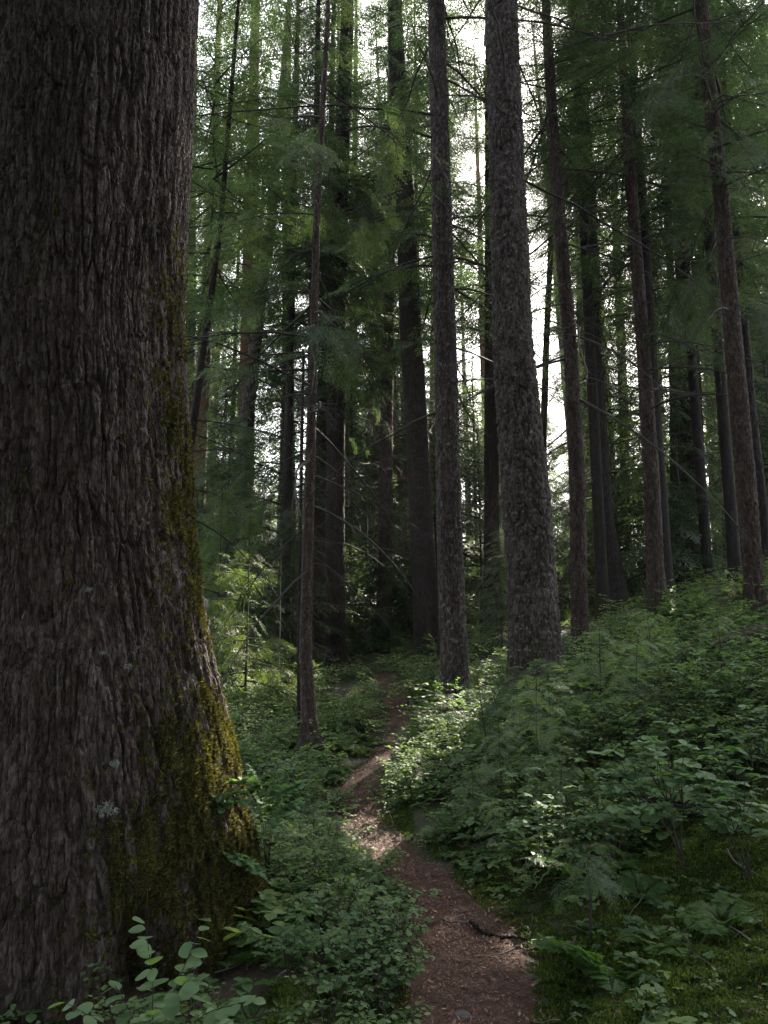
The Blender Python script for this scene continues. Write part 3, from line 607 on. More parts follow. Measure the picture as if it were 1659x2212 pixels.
# ------------------------------------------------------------------ the giant mossy trunk
def giant_tree():
    d = 4.75
    base = np.array([-1.93, d, -0.05])
    ztip = 38.0
    # centre line and radius against height, from both edges of the trunk in the picture
    zs = [(0, -25, 430), (700, -60, 396), (1100, -75, 418), (1350, -90, 450), (1600, -110, 500), (1800, -130, 540), (2000, -150, 565)]
    rows = []
    for py, xl, xr in zs:
        a = P(xl, py, d); b = P(xr, py, d); tl, tr = math.atan2(a[0], d), math.atan2(b[0], d); tm = (tl + tr) / 2      # the edges are tangents to the round trunk
        rows.append([d * math.tan(tm), d, (a[2] + b[2]) / 2, d / cos(tm) * sin((tr - tl) / 2)])
    rows = np.array(rows[::-1]); rows[:, 3] *= 0.985
    hi = rows[-1]
    rows = np.vstack([[rows[0, 0], d, -0.7, rows[0, 3] * 1.03], rows, [hi[0], d, ztip, 0.15]])
    loc = rows.copy(); loc[:, :3] -= base
    root = thing('old_conifer_tree', 'giant grey-brown trunk with furrowed bark, mossy on its lower right side, filling the left edge', 'tree', base)
    def hollow(th, z):
        a = (th - R(-60) + pi) % (2 * pi) - pi
        return -0.26 * np.exp(-(a / 0.15) ** 2) * sstep(0.42, 0.12, z - 0.10 * np.cos(a * 9))
    def mossf(th, z, p3):
        # moss grows on the flank that faces the trail
        a = (th - R(-36) + pi) % (2 * pi) - pi
        side = np.exp(-(a / 0.60) ** 2)
        low = sstep(2.7, 0.7, z + 0.8 * perlin(p3 * 1.3))
        m = side * low * 1.25 + 0.55 * perlin(p3 * [3.2, 3.2, 1.6]) + 0.55 * perlin(p3 * [11, 11, 4]) + 0.3 * perlin(p3 * 30) - 0.50
        edge = np.exp(-((th - R(-8) + pi) % (2 * pi) - pi) ** 2 / 0.14) * (0.45 + 0.6 * perlin(p3 * 2.5) + 0.5 * perlin(p3 * [12, 12, 4])) * sstep(5.5, 1.0, z)
        return np.clip(np.maximum(m, edge * 0.9), 0, 1)
    th0 = math.atan2(-d, 1.93)
    me, V, moss, th, zz = trunk_mesh('trunk', loc, base, BARK_BIG, (0.066, 12.0, 0.038, 0.12), 640, 0.0066, 6.6, 3, 0.16, 6, mossf, (th0, 1.95, 50), 0.45, hollow)
    obj('trunk', me, root); occupied.append((base[0], d, 1.0))
    # moss cushions and hanging strands
    rs = np.random.default_rng(8)
    tufts = []
    for q in range(4):
        n = 22; r = np.random.default_rng(900 + q); az = r.random(n) * 6.28; el = r.uniform(0.15, 1.2, n)
        M = rotz(az) @ roty(-el) * np.stack([r.uniform(0.010, 0.024, n), r.uniform(0.004, 0.008, n), np.ones(n)], -1)[:, None, :]
        tufts.append(inst(BL, M, r.normal(0, 0.006, (n, 3)) * [1, 1, 0.3], r.uniform(0.1, 0.9, n)))
    flat = moss[:, :640].copy(); flat[zz < -0.1] = 0; flat[zz > 4.5] = 0
    pr = (flat ** 1.5).ravel(); pr = pr / pr.sum()
    k = 11000; pick = rs.choice(len(pr), k, p=pr); ri, ci = np.divmod(pick, 640)
    pos = V[ri, ci]; tang = V[np.minimum(ri + 2, len(zz) - 1), ci] - pos; tan2 = V[ri, np.minimum(ci + 2, 639)] - V[ri, np.maximum(ci - 2, 0)]
    ang = th[ci] + rs.normal(0, 0.25, k); nrm = np.stack([np.cos(ang), np.sin(ang), rs.normal(0.15, 0.3, k)], -1); nrm /= np.linalg.norm(nrm, axis=1)[:, None]
    tx = np.cross(nrm, np.array([0, 0, 1.0])); tx /= np.linalg.norm(tx, axis=1)[:, None]; ty = np.cross(nrm, tx)
    M = np.stack([tx, ty, nrm], -1) * rs.uniform(0.5, 1.3, k)[:, None, None]
    G = Geo()
    patch = perlin((pos + 50) * 5) * 0.35
    for q in range(4):
        m = np.arange(k) % 4 == q; G.add(*inst(tufts[q], M[m], pos[m], patch[m] - 0.1 + rs.normal(0, 0.08, m.sum())))
    # hanging strands
    h = rs.choice(len(pr), 5000, p=pr); ri, ci = np.divmod(h, 640); pos = V[ri, ci] + np.stack([np.cos(th[ci]), np.sin(th[ci]), 0 * th[ci]], -1) * 0.006
    down = roty(np.full(5000, pi / 2 - 0.15)); M = rotz(th[ci] + rs.normal(0, 0.5, 5000)) @ down @ rotx(rs.uniform(-0.8, 0.8, 5000)) * np.stack([rs.uniform(0.02, 0.07, 5000), rs.uniform(0.003, 0.007, 5000), np.ones(5000)], -1)[:, None, :]
    G.add(*inst(BL, M, pos, rs.uniform(0.2, 0.8, 5000)))
    mo = obj('moss', G.mesh('moss', [MOSS]), root); mo['kind'] = 'stuff'
    # pale lichen tufts, each its own part
    def surf(px, py):
        x, y, _ = to_px(V[:, :640] + base); d2 = (x - px) ** 2 + (y - py) ** 2
        i = np.unravel_index(np.argmin(d2), d2.shape); return V[i], th[i[1]]
    for q, (px, py, s) in enumerate([(232, 1748, 0.062), (248, 1650, 0.032), (276, 1440, 0.034), (190, 1275, 0.026), (352, 1195, 0.024), (322, 1130, 0.022), (285, 1110, 0.024), (425, 1080, 0.026), (458, 1300, 0.05), (452, 1390, 0.045),
                                     (400, 960, 0.02), (350, 905, 0.018), (310, 930, 0.026), (432, 1525, 0.022), (455, 1345, 0.04), (300, 1400, 0.018), (222, 1410, 0.02), (345, 2310 - 250, 0.03), (415, 1080, 0.03), (340, 500, 0.022), (320, 430, 0.016)]):
        p, a = surf(px, py); r = np.random.default_rng(950 + q); G = Geo()
        s = s * 0.8
        for n in range(150):
            v = r.normal(0, 1, 3); v /= np.linalg.norm(v); v[0] = abs(v[0]) * 0.6
            o = v * s * r.uniform(0.0, 0.9) * [0.7, 1.3, 0.8]
            for w_ in range(2):
                e = o + (v * 0.35 + r.normal(0, 0.6, 3)) * s * r.uniform(0.15, 0.35)
                mid = (o + e) / 2 + r.normal(0, s * 0.07, 3)
                t_, f_ = tube([o, mid, e], [s * 0.035, s * 0.03, s * 0.016], 3); G.add(t_, f_)
        obj('lichen', G.mesh('lichen', [LICHEN]), root, p, (0, 0, a))
    return root
giant_tree()

# ------------------------------------------------------------------ trees standing further back
def in_beam(X, Y, m):
    sh = np.array([sin(SUN_AZ), cos(SUN_AZ)])
    return any(0 < (v := np.array([X, Y]) - t[:2]) @ sh < (42 if t[1] < 15 else 14) and abs(v[0] * sh[1] - v[1] * sh[0]) < m + 0.3 * r for t, r in BEAMS)
def far_trees():
    rs = np.random.default_rng(42); placed = [(o[0], o[1]) for o in occupied]
    bases = {}
    def share_trunk(kind):
        if kind in bases: return bases[kind]
        r = 0.26
        loc = np.array([[0, 0, -0.5, r * 1.25], [0, 0, 0.6, r], [0.05, 0, 12, r * 0.8], [0, 0, 30, 0.03]])
        bases[kind] = trunk_mesh('trunk', loc, None, [BARK_GREY, BARK_BROWN, BARK_RED, BARK_DARK][kind], ST_FLAKE, 18, 0.16, 24, 60 + kind, 0.5, 5)[0]
        return bases[kind]
    labels = ['hazy grey trunked conifer far back between the nearer trunks', 'hazy brown trunked conifer far back between the nearer trunks', 'hazy reddish trunked conifer far back between the nearer trunks']
    n = 0; tries = 0
    plugs = [(1000, 25), (945, 28), (1045, 31), (965, 33), (1012, 38), (1125, 33), (1065, 44), (930, 43), (690, 35), (790, 41), (1205, 47), (520, 42), (870, 34), (1020, 50), (1150, 52), (740, 50), (440, 38), (600, 52)]
    while n < 76 and tries < 9000:
        tries += 1
        Y = 23 + 30 * rs.random(); X = rs.uniform(-1, 1) * (Y * 0.52 + 4)
        if rs.random() < 0.45 and X < 0.22 * Y: X = abs(X) + 0.2 * Y           # the stand is thicker on the rise
        if plugs: px, Y = plugs.pop(0); X = (px - 829.5) / FPX * Y
        if min(math.hypot(X - a, Y - b) for a, b in placed) < 2.2 + Y * 0.015: continue
        px = 829.5 + FPX * X / Y
        # clearings through which the sky shows
        if Y < 45 and 550 < px < 640: continue
        if in_beam(X, Y, 0.5): continue                                    # nor does a trunk stand where the sun comes through
        placed.append((X, Y)); n += 1; kind = int(rs.integers(0, 3)) if px < 1300 else int(rs.integers(0, 2)); s = rs.uniform(0.8, 1.25)
        root = thing('conifer_tree', labels[kind], 'tree', (X, Y, gz(X, Y)), 'distant conifers among the trunks')
        obj('trunk', share_trunk(kind), root, (0, 0, 0), (rs.normal(0, 0.02), rs.normal(0, 0.02), rs.random() * 6), (s, s, s))
        z0 = rs.uniform(4.0, 8.0) if px > 1250 else rs.uniform(6.0, 12.0)
        cw = rs.uniform(0.75, 1.15)
        o = obj('crown', CROWN_FAR[int(rs.integers(0, 5))], root, (0, 0, z0), (0, 0, rs.random() * 6), (cw, cw, (30 * s - z0) / 20))
        if Y < 60: thin_for_beams(o, root)
    # slim trees standing behind nearer trunks, whose boughs fill the space between them
    for q, (px, Y, z0, hw_) in enumerate([(905, 21, 7.5, 1.0), (957, 15, 6.5, 0.8), (728, 23, 6.5, 1.0), (668, 15, 7.0, 0.8), (840, 25, 7.0, 1.0), (955, 21, 9, 1.0), (1320, 21, 6, 0.9), (1590, 15, 5.5, 0.9), (1300, 15, 6.5, 0.9), (1440, 14.5, 6.0, 0.9), (1530, 17, 6.5, 1.0), (1640, 19, 6, 1.1), (1480, 20, 7, 1.1), (985, 26, 6.5, 1.1), (490, 30, 9, 1.1), (617, 17.5, 9.0, 1.1)]):
        for Y in [Y + k_ * 0.35 for k_ in (0, 1, -1, 2, -2, 3, -3, 4, -4, 5, 6, 7, 8, 10, 12, 14, 16)]:
            X = (px - 829.5) / FPX * Y
            if not in_beam(X, Y, 0.12): break
        else: continue
        root = thing('conifer_tree', 'slim bough-clad conifer standing close behind a nearer trunk', 'tree', (X, Y, gz(X, Y)), 'slim conifers behind nearer trunks')
        obj('trunk', share_trunk(3), root, (0, 0, 0), (0, 0, q), (0.45, 0.45, 0.8)); placed.append((X, Y))
        o = obj('crown', CROWN_NEAR[q % 4], root, (0, 0, z0), (0, 0, rs.random() * 6), (hw_, hw_, (24 - z0) / 20)); thin_for_beams(o, root)
    # the forest goes on behind the photographer: unseen trees added to shade the trunks from the open sky
    for i in range(24):
        a = R(155) + (i + 0.5) / 24 * R(230); rr = (6.0, 10.5, 8.0)[i % 3] + rs.uniform(-0.8, 0.8)
        X, Y = rr * cos(a), rr * sin(a)
        root = thing('conifer_tree', 'unseen forest conifer added behind the viewpoint for shade', 'tree', (X, Y, gz(X, Y)), 'unseen shade conifers behind the viewpoint')
        obj('trunk', share_trunk(i % 3), root, (0, 0, 0), (0, 0, i * 1.3))
        obj('crown', CROWN_FAR[i % 5], root, (0, 0, rs.uniform(3.2, 5.5)), (0, 0, rs.random() * 6), (0.95, 0.95, 1.15))
    # understorey conifers with boughs down to the ground
    spots = [(-2.3, 13.1, 0.62, 'light green'), (-1.85, 13.8, 0.5, 'light green'), (-2.9, 13.6, 0.66, 'light green'), (-2.9, 15.8, 0.9, ''), (-2.0, 17, 0.8, ''), (-3.6, 17.5, 1.2, ''), (-2.7, 20, 1.5, ''), (-4.5, 21, 1.4, ''), (-1.6, 22, 1.2, ''), (-0.6, 26, 1.5, ''), (0.6, 21, 0.7, ''), (1.6, 24, 1.3, ''),  # the 'light green' ones wear needles with sunlight painted in
             (0.9, 27, 1.4, ''), (3.0, 24, 1.2, ''), (4.0, 27, 1.5, ''), (5.4, 25, 1.3, ''), (7.0, 23, 1.4, ''), (8.8, 22, 1.5, ''), (9.8, 19, 1.3, ''), (2.4, 16, 0.5, ''), (6.8, 17.5, 0.9, ''), (-5.5, 26, 1.6, ''), (-7.5, 24, 1.5, '')]
    for q in range(54):
        Y = rs.uniform(25, 46); X = rs.uniform(-1, 1) * (Y * 0.5 + 1)
        if q < 22: Y = rs.uniform(24, 42); X = rs.uniform(-0.13, 0.26) * Y
        spots.append((X, Y, rs.uniform(0.9, 2.0) * (1.25 if q < 22 else 1), ''))
    for q in range(8):
        Y = rs.uniform(19, 36); spots.append((rs.uniform(0.24, 0.52) * Y, Y, rs.uniform(1.4, 2.2), ''))
    for i, (X, Y, s, t) in enumerate(spots):
        near = Y < 22.5
        lab = 'young conifer in painted sunlit green with drooping flat boughs behind the slender mossy-footed tree' if t else 'young dark green conifer with boughs down to the ground among the far trunks'
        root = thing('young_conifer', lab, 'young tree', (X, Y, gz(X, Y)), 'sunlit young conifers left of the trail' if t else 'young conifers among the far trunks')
        o = obj('crown', (YOUNG_SUNLIT if t else YOUNG)[i % (2 if t else 4)], root, (0, 0, 0.15), (0, 0, rs.random() * 6), (s, s, s * rs.uniform(0.95, 1.3)))
        V, F = tube([(0, 0, -0.2), (0.02, 0, 1.5), (0, 0, 4.7)], [0.045, 0.03, 0.006], 7)
        obj('trunk', YT, root, (0, 0, 0), (0, 0, 0), (s, s, o.scale[2]))
        if Y < 40: thin_for_beams(o, root)
V_, F_ = tube([(0, 0, -0.2), (0.02, 0, 1.5), (0, 0, 4.7)], [0.045, 0.03, 0.006], 7)
YT = mesh_of('trunk', V_, F_, TWIG)
far_trees()

# ------------------------------------------------------------------ distant forested hill
def hills():
    x = np.linspace(-260, 200, 120); y = np.linspace(150, 330, 40); X, Y = np.meshgrid(x, y)
    Z = -6 + 46 * np.exp(-((X + 70) / 90) ** 2) * sstep(150, 260, Y) + 12 * sstep(150, 300, Y) + 3 * noise2(X, Y, 0.03, 2.0)
    n = len(x); i = np.arange(len(y) - 1)[:, None]; j = np.arange(n - 1)[None]
    F = np.stack([i * n + j, i * n + j + 1, (i + 1) * n + j + 1, (i + 1) * n + j], -1).reshape(-1, 4)
    h = obj('hills', mesh_of('hills', np.stack([X, Y, Z], -1).reshape(-1, 3), F, HILLM, smooth=True)); h['kind'] = 'structure'; h['label'] = 'blue-grey forested hill far behind the trees'
    rs = np.random.default_rng(3); G = Geo()
    far = []
    for q in range(3):
        n = 150; t = rs.random(n) ** 0.7; az = rs.random(n) * 6.28
        M = rotz(az) @ roty(rs.normal(0.25, 0.15, n)) * np.stack([0.3 + 3.0 * (1 - t), 0.4 + 1.1 * (1 - t), np.ones(n)], -1)[:, None, :]
        far.append(inst(BL, M, np.stack([0 * t, 0 * t, 1 + t * 17], -1), rs.uniform(0.2, 0.8, n)))
    k = 900; xx = rs.uniform(-200, 60, k); yy = rs.uniform(152, 300, k)
    zz = -6 + 46 * np.exp(-((xx + 70) / 90) ** 2) * sstep(150, 260, yy) + 12 * sstep(150, 300, yy)
    for q in range(3):
        m = np.arange(k) % 3 == q; G.add(*inst(far[q], rotz(rs.random(m.sum()) * 6) * rs.uniform(0.7, 1.2, m.sum())[:, None, None], np.stack([xx, yy, zz], -1)[m]))
    o = obj('far_forest', G.mesh('far_forest', [NEEDLE])); tag(o, 'conifer forest covering the hill far behind', 'forest', kind='stuff')
hills()

# ------------------------------------------------------------------ undergrowth templates
LEAFT = (np.array([[0, 0, 0], [0.30, -0.42, 0.05], [0.72, -0.36, 0.03], [1, 0, -0.06], [0.72, 0.36, 0.03], [0.30, 0.42, 0.05]], float), np.array([[0, 1, 2, 3], [3, 4, 5, 0]]), np.zeros(6), np.zeros(2, int))
def nice_leaf():
    t = np.array([0, 0.12, 0.3, 0.5, 0.7, 0.87, 1.0]); wd = np.array([0.02, 0.22, 0.40, 0.46, 0.40, 0.24, 0.01])
    V = []
    for a, b in zip(t, wd):
        z = -0.10 * a ** 2
        V += [(a, -b, z + 0.10 * b), (a, 0, z), (a, b, z + 0.10 * b)]
    F = []
    for i in range(6):
        for j in range(2): F.append([i * 3 + j, (i + 1) * 3 + j, (i + 1) * 3 + j + 1, i * 3 + j + 1])
    return np.array(V, float), np.array(F)[:, ::-1], np.zeros(21), np.zeros(12, int)
NICE = nice_leaf()
def leaves_at(tmpl, pos, yaw, pitch, roll, ln, wd, tint):
    M = rotz(yaw) @ roty(pitch) @ rotx(roll) * np.stack([ln, ln * wd, ln], -1)[:, None, :]
    return inst(tmpl, M, pos, tint)
def huckle(seed, stems, hgt, leafn, ll, tmpl=LEAFT):
    rs = np.random.default_rng(seed); G = Geo()
    for s in range(stems):
        az = rs.random() * 6.28; H = hgt * rs.uniform(0.6, 1.1); lean = rs.uniform(0.2, 0.8)
        t = np.linspace(0, 1, 5); pts = np.stack([cos(az) * lean * H * t ** 1.5, sin(az) * lean * H * t ** 1.5, H * t * (1 - 0.15 * t)], -1)
        V, F = tube(pts, np.linspace(0.004, 0.0015, 5), 3); G.add(V, F, 0.3, 1)
        for b in range(rs.integers(3, 6)):
            q = rs.uniform(0.4, 1.0); p = np.array([np.interp(q, t, pts[:, k]) for k in range(3)]); ba = az + rs.uniform(-2, 2); bl = H * rs.uniform(0.25, 0.55)
            e = p + np.array([cos(ba) * bl, sin(ba) * bl, bl * rs.uniform(-0.1, 0.3)])
            V, F = tube([p, (p + e) / 2 + [0, 0, 0.02], e], [0.002, 0.0015, 0.001], 3); G.add(V, F, 0.3, 1)
            n = leafn; u_ = np.linspace(0.15, 1, n); pos = p + (e - p) * u_[:, None] + [0, 0, 0.012]
            yaw = ba + np.where(np.arange(n) % 2, 1, -1) * rs.uniform(0.5, 1.2, n); yaw[-1] = ba
            G.add(*leaves_at(tmpl, pos, yaw, rs.normal(0.10, 0.22, n), rs.normal(0, 0.25, n), ll * rs.uniform(0.7, 1.2, n), rs.uniform(0.75, 1.1, n), rs.normal(0.45, 0.18, n)))
    return G
def whorls(seed, n, hgt, ll, spread):
    rs = np.random.default_rng(seed); G = Geo()
    for i in range(n):
        p = np.array([rs.normal(0, spread), rs.normal(0, spread), hgt * rs.uniform(0.5, 1.1)]); k = rs.integers(3, 7)
        V, F = tube([(p[0] * 0.7, p[1] * 0.7, -0.03), p], [0.002, 0.0012], 3); G.add(V, F, 0.3, 1)
        G.add(*leaves_at(LEAFT, np.repeat(p[None], k, 0), rs.random() * 6 + np.arange(k) * 6.28 / k + rs.normal(0, 0.15, k), rs.normal(0.05, 0.22, k), rs.normal(0, 0.15, k), ll * rs.uniform(0.7, 1.2, k), np.full(k, 0.95), np.full(k, rs.normal(0.5, 0.2)) + rs.normal(0, 0.06, k)))
    return G
def fern_geo(seed, nf, L):
    rs = np.random.default_rng(seed); G = Geo()
    for f in range(nf):
        az = f * 6.28 / nf + rs.normal(0, 0.25); l = L * rs.uniform(0.7, 1.1); el = rs.uniform(0.5, 1.0); dr = rs.uniform(0.5, 0.8)
        c = curve_branch(l, el, dr, 14, rs, 0.01) @ rotz(np.array(az)).T
        V, F = tube(c, np.linspace(0.003, 0.001, 14), 3); G.add(V, F, 0.6, 1)
        n = 22; s = np.linspace(0.14, 0.985, n); pos = np.stack([np.interp(s, np.linspace(0, 1, 14), c[:, k]) for k in range(3)], -1)
        tg = np.gradient(pos, axis=0); pit = -np.arctan2(tg[:, 2], np.hypot(tg[:, 0], tg[:, 1]))
        pl = l * 0.26 * np.sin(np.clip(s * 1.05 + 0.12, 0, 1) * pi) ** 0.8 + 0.008
        for sd in (-1, 1):
            # each pinna: a toothed blade made of a spine and small leaflets
            M = rotz(np.full(n, az)) @ roty(pit) @ rotz(np.full(n, sd * 1.25)) @ rotx(rs.normal(0, 0.2, n)) @ roty(rs.normal(0.15, 0.12, n))
            G.add(*inst(BL, M * np.stack([pl, pl * 0.18 + 0.004, np.ones(n)], -1)[:, None, :], pos, rs.normal(0.5, 0.12, n)))
            for q in range(3):
                for s2 in (-1, 1):
                    M2 = M @ rotz(np.full(n, s2 * 0.95)); o = pos + np.einsum('kij,j->ki', M, np.array([1.0, 0, 0])) * (pl * (0.15 + 0.25 * q))[:, None]
                    G.add(*inst(BL, M2 * np.stack([pl * (0.30 - 0.07 * q), pl * 0.13 + 0.002, np.ones(n)], -1)[:, None, :], o, rs.normal(0.5, 0.12, n)))
    return G
A_T = [huckle(600 + i, 2 + i % 3, 0.30 + 0.06 * i, 6 + i % 3, 0.026 + 0.004 * i).arr() for i in range(6)]
T_T = [huckle(660 + i, 1 + i % 2, 0.85, 6, 0.042).arr() for i in range(4)]
B_T = [whorls(620 + i, 4 + i, 0.06 + 0.03 * i, 0.028 + 0.009 * i, 0.10).arr() for i in range(5)]
F_T = [fern_geo(680 + i, 5, 0.26).arr() for i in range(3)]
S_T = [huckle(640 + i, 2, 0.22, 6, 0.026).arr() for i in range(4)]
def scatter(n, y0, y1, rs, power=1.0):
    Y = y0 + (y1 - y0) * rs.random(n) ** power; X = rs.uniform(-1, 1, n) * (Y * 0.53 + 0.9); return X, Y
def blocked(X, Y, grow=0.0):
    b = np.zeros(len(X), bool)
    for x, y, r in occupied: b |= np.hypot(X - x, Y - y) < r * 0.75 + grow
    return b
def undergrowth():
    rs = np.random.default_rng(77); GA = Geo()
    def put(tmpls, X, Y, s, sink=0.02):
        s = np.broadcast_to(s, X.shape); q = ~((X < -0.05) & (Y < 4.3) & (rs.random(len(X)) < 0.72)); X = X[q]; Y = Y[q]; s = s[q]
        Z = height(X, Y) - sink
        k = len(X); M = rotz(rs.random(k) * 6.28) @ rotx(rs.normal(0, 0.12, k)) * s[:, None, None]; idx = rs.integers(0, len(tmpls), k); T = np.stack([X, Y, Z], -1)
        dt = noise2(X, Y, 0.8, 4.0, 2) * 0.35 + rs.normal(0, 0.16, k)
        for q in range(len(tmpls)):
            m = idx == q
            if m.any(): GA.add(*inst(tmpls[q], M[m], T[m], dt[m]))
    def keep(X, Y, margin, thr, sc_, seed, mossok):
        d, hw = trail_dist(X, Y)
        k = (d > hw * 0.92 + margin + 0.10 * noise2(X, Y, 2.0, 8.0, 2)) & ~blocked(X, Y)
        k &= noise2(X, Y, sc_, seed, 3) > thr
        # the mossy bank beside the trail stays almost bare, and the shaded rise under the big trunks too
        if not mossok: k &= ~((X > 0.75 + 0.25 * noise2(X, Y, 2, 3.0, 2)) & (Y < 5.3 + 0.35 * X - 0.5) & (X > 0.4))
        dark = (X > 2.2 + 0.6 * noise2(X, Y, 0.8, 6.0, 2)) & (Y > 12.5) & (Y < 24)
        k &= ~(dark & (rs.random(len(X)) > 0.12))
        return k
    def edge_scale(X, Y): d, hw = trail_dist(X, Y); return np.clip((d - hw) * 1.6 + 0.35, 0.35, 1.0)
    X, Y = scatter(6500, 2.6, 13, rs, 0.75); m = keep(X, Y, np.where(Y > 4.6, 0.26, 0.10), -0.15, 1.1, 2.0, False) & ~((np.hypot(X + 0.92, Y - 9.2) < 0.55)); X = X[m]; Y = Y[m]; put(A_T, X, Y, rs.uniform(0.35, 1.1, len(X)) * np.clip(0.55 + Y * 0.06, 0.5, 1.0) * edge_scale(X, Y))
    X, Y = scatter(11000, 2.4, 13, rs, 0.75); m = keep(X, Y, 0.02, -0.12, 1.5, 5.0, False); m &= (Y > 4.2) | (rs.random(len(X)) < 0.5); X = X[m]; Y = Y[m]; put(B_T, X, Y, rs.uniform(0.5, 1.3, len(X)) * np.clip(edge_scale(X, Y) + 0.1, 0.4, 1))
    X, Y = scatter(4500, 2.4, 8, rs, 0.8); m = keep(X, Y, 0.0, -0.05, 1.8, 7.0, False); put(S_T, X[m], Y[m], rs.uniform(0.6, 1.3, m.sum()))
    X, Y = scatter(420, 3.6, 13, rs, 0.8); m = keep(X, Y, 0.25, -0.1, 0.9, 9.0, False); put(T_T, X[m], Y[m], rs.uniform(0.5, 1.1, m.sum()))
    X, Y = scatter(3800, 3.4, 14, rs, 0.8); m = keep(X, Y, 0.18, -0.05, 0.8, 13.0, False); put(F_T, X[m], Y[m], rs.uniform(0.5, 1.2, m.sum()))
    X, Y = scatter(520, 2.6, 6.5, rs, 0.8); m = keep(X, Y, 0.05, -0.6, 1.6, 7.0, True); put(B_T[:3] + S_T[:1], X[m], Y[m], rs.uniform(0.5, 1.1, m.sum()))
    X, Y = scatter(6500, 12, 24, rs, 1.0); m = keep(X, Y, 0.05, -0.3, 0.6, 2.0, False); put(A_T, X[m], Y[m], rs.uniform(0.6, 1.1, m.sum()))
    X, Y = scatter(3000, 22, 40, rs, 1.0); m = keep(X, Y, 0.1, -0.2, 0.4, 2.0, False); put(A_T, X[m], Y[m], rs.uniform(1.0, 1.9, m.sum()))
    o = obj('undergrowth', GA.mesh('undergrowth', [LEAF, TWIG])); tag(o, 'low leafy green plants covering the forest floor on both sides of the trail', 'undergrowth', kind='stuff')
undergrowth()

def moss_floor():
    rs = np.random.default_rng(12); tm = []
    for q in range(5):
        n = 16; az = rs.random(n) * 6.28; el = rs.uniform(0.25, 1.35, n)
        M = rotz(az) @ roty(-el) * np.stack([rs.uniform(0.008, 0.022, n), rs.uniform(0.006, 0.011, n), np.ones(n)], -1)[:, None, :]
        tm.append(inst(BL, M, rs.normal(0, 0.012, (n, 3)) * [1, 1, 0.2], rs.uniform(0.1, 0.9, n)))
    k = 150000; Y = 2.5 + 5.5 * rs.random(k) ** 0.8; X = rs.uniform(-1.6, 1, k) * 0 + rs.uniform(-0.9, 1.0, k) * (Y * 0.53 + 0.6)
    d, hw = trail_dist(X, Y); right = X > 0.5
    m = (d > hw * (0.85 + 0.3 * noise2(X, Y, 3, 2.0, 2))) & ~blocked(X, Y) & (noise2(X, Y, 1.6, 11.0, 3) > np.where(right & (Y < 6), -0.85, 0.10))
    X = X[m]; Y = Y[m]; k = len(X); T = np.stack([X, Y, height(X, Y) - 0.002 + 0.035 * np.abs(noise2(X, Y, 5, 4.0, 3))], -1); G = Geo()
    M = rotz(rs.random(k) * 6.28) * (rs.uniform(0.45, 1.1, k) * (1 + 0.6 * noise2(X, Y, 3.5, 31.0, 2)))[:, None, None]; dt = noise2(X, Y, 2.5, 21.0, 3) * 0.55 + rs.normal(0, 0.15, k)
    for q in range(5):
        s = np.arange(k) % 5 == q; G.add(*inst(tm[q], M[s], T[s], dt[s]))
    o = obj('ground_moss', G.mesh('ground_moss', [MOSS_GROUND])); tag(o, 'bright green moss carpet over the bank right of the trail', 'moss', kind='stuff')
moss_floor()

def twigs():
    rs = np.random.default_rng(71); G = Geo(); k = 900
    X, Y = scatter(k, 2.6, 18, rs, 0.8); A = rs.random(k) * 6.28; L = rs.uniform(0.08, 0.6, k) ** 1.3 * np.clip(Y / 9, 0.3, 1)
    for x, y, a, l in zip(X, Y, A, L):
        t = np.linspace(-0.5, 0.5, 5); px_ = x + t * l * cos(a); py_ = y + t * l * sin(a) + np.cumsum(rs.normal(0, 0.06 * l, 5))
        z = height(px_, py_) + 0.025 + rs.uniform(0, 0.04) * (1 + t * rs.normal(0, 1))
        V, F = tube(np.stack([px_, py_, z], -1), np.linspace(1, 0.5, 5) * rs.uniform(0.0015, 0.006), 4); G.add(V, F, rs.random())
    o = obj('fallen_twigs', G.mesh('fallen_twigs', [TWIG_GREY])); tag(o, 'bare grey twigs fallen all over the forest floor', 'twigs', kind='stuff')
twigs()

def litter():
    rs = np.random.default_rng(13); k = 38000; t = rs.random(k); i = 2 + t ** 1.1 * (len(trail) - 5)
    ix = np.arange(len(trail)); cx = np.interp(i, ix, trail[:, 0]); cyy = np.interp(i, ix, trail[:, 1]); hw = np.interp(i, ix, trail_w)
    X = cx + rs.normal(0, 0.62, k) * hw; Y = cyy + rs.normal(0, 0.15, k)
    X2, Y2 = scatter(14000, 2.4, 12, rs, 0.7); X3, Y3 = scatter(22000, 2.4, 6.5, rs, 0.8); X = np.concatenate([X, X2, X3]); Y = np.concatenate([Y, Y2, Y3]); m = ~blocked(X, Y); X = X[m]; Y = Y[m]; k = len(X)
    Z = height(X, Y) + 0.024 + 0.012 * noise2(X, Y, 5.0, 2.0, 3)
    d, hw = trail_dist(X, Y); Z = np.where(d > hw, Z - 0.014, Z)
    big = rs.random(k) < 0.06
    M = rotz(rs.random(k) * 6.28) @ roty(rs.normal(0, 0.35, k)) @ rotx(rs.normal(0, 0.4, k)) * np.stack([np.where(big, rs.uniform(0.02, 0.05, k), rs.uniform(0.010, 0.028, k)), np.where(big, rs.uniform(0.006, 0.016, k), rs.uniform(0.002, 0.005, k)), np.ones(k)], -1)[:, None, :]
    G = Geo(); G.add(*inst(BL, M, np.stack([X, Y, Z], -1), np.clip(rs.normal(0.38, 0.30, k) + 0.2 * noise2(X, Y, 3.0, 1.0, 2), 0, 1)))
    o = obj('needle_litter', G.mesh('needle_litter', [LITTER])); tag(o, 'reddish brown fallen needles and bark flakes strewn on the trail', 'litter', kind='stuff')
litter()

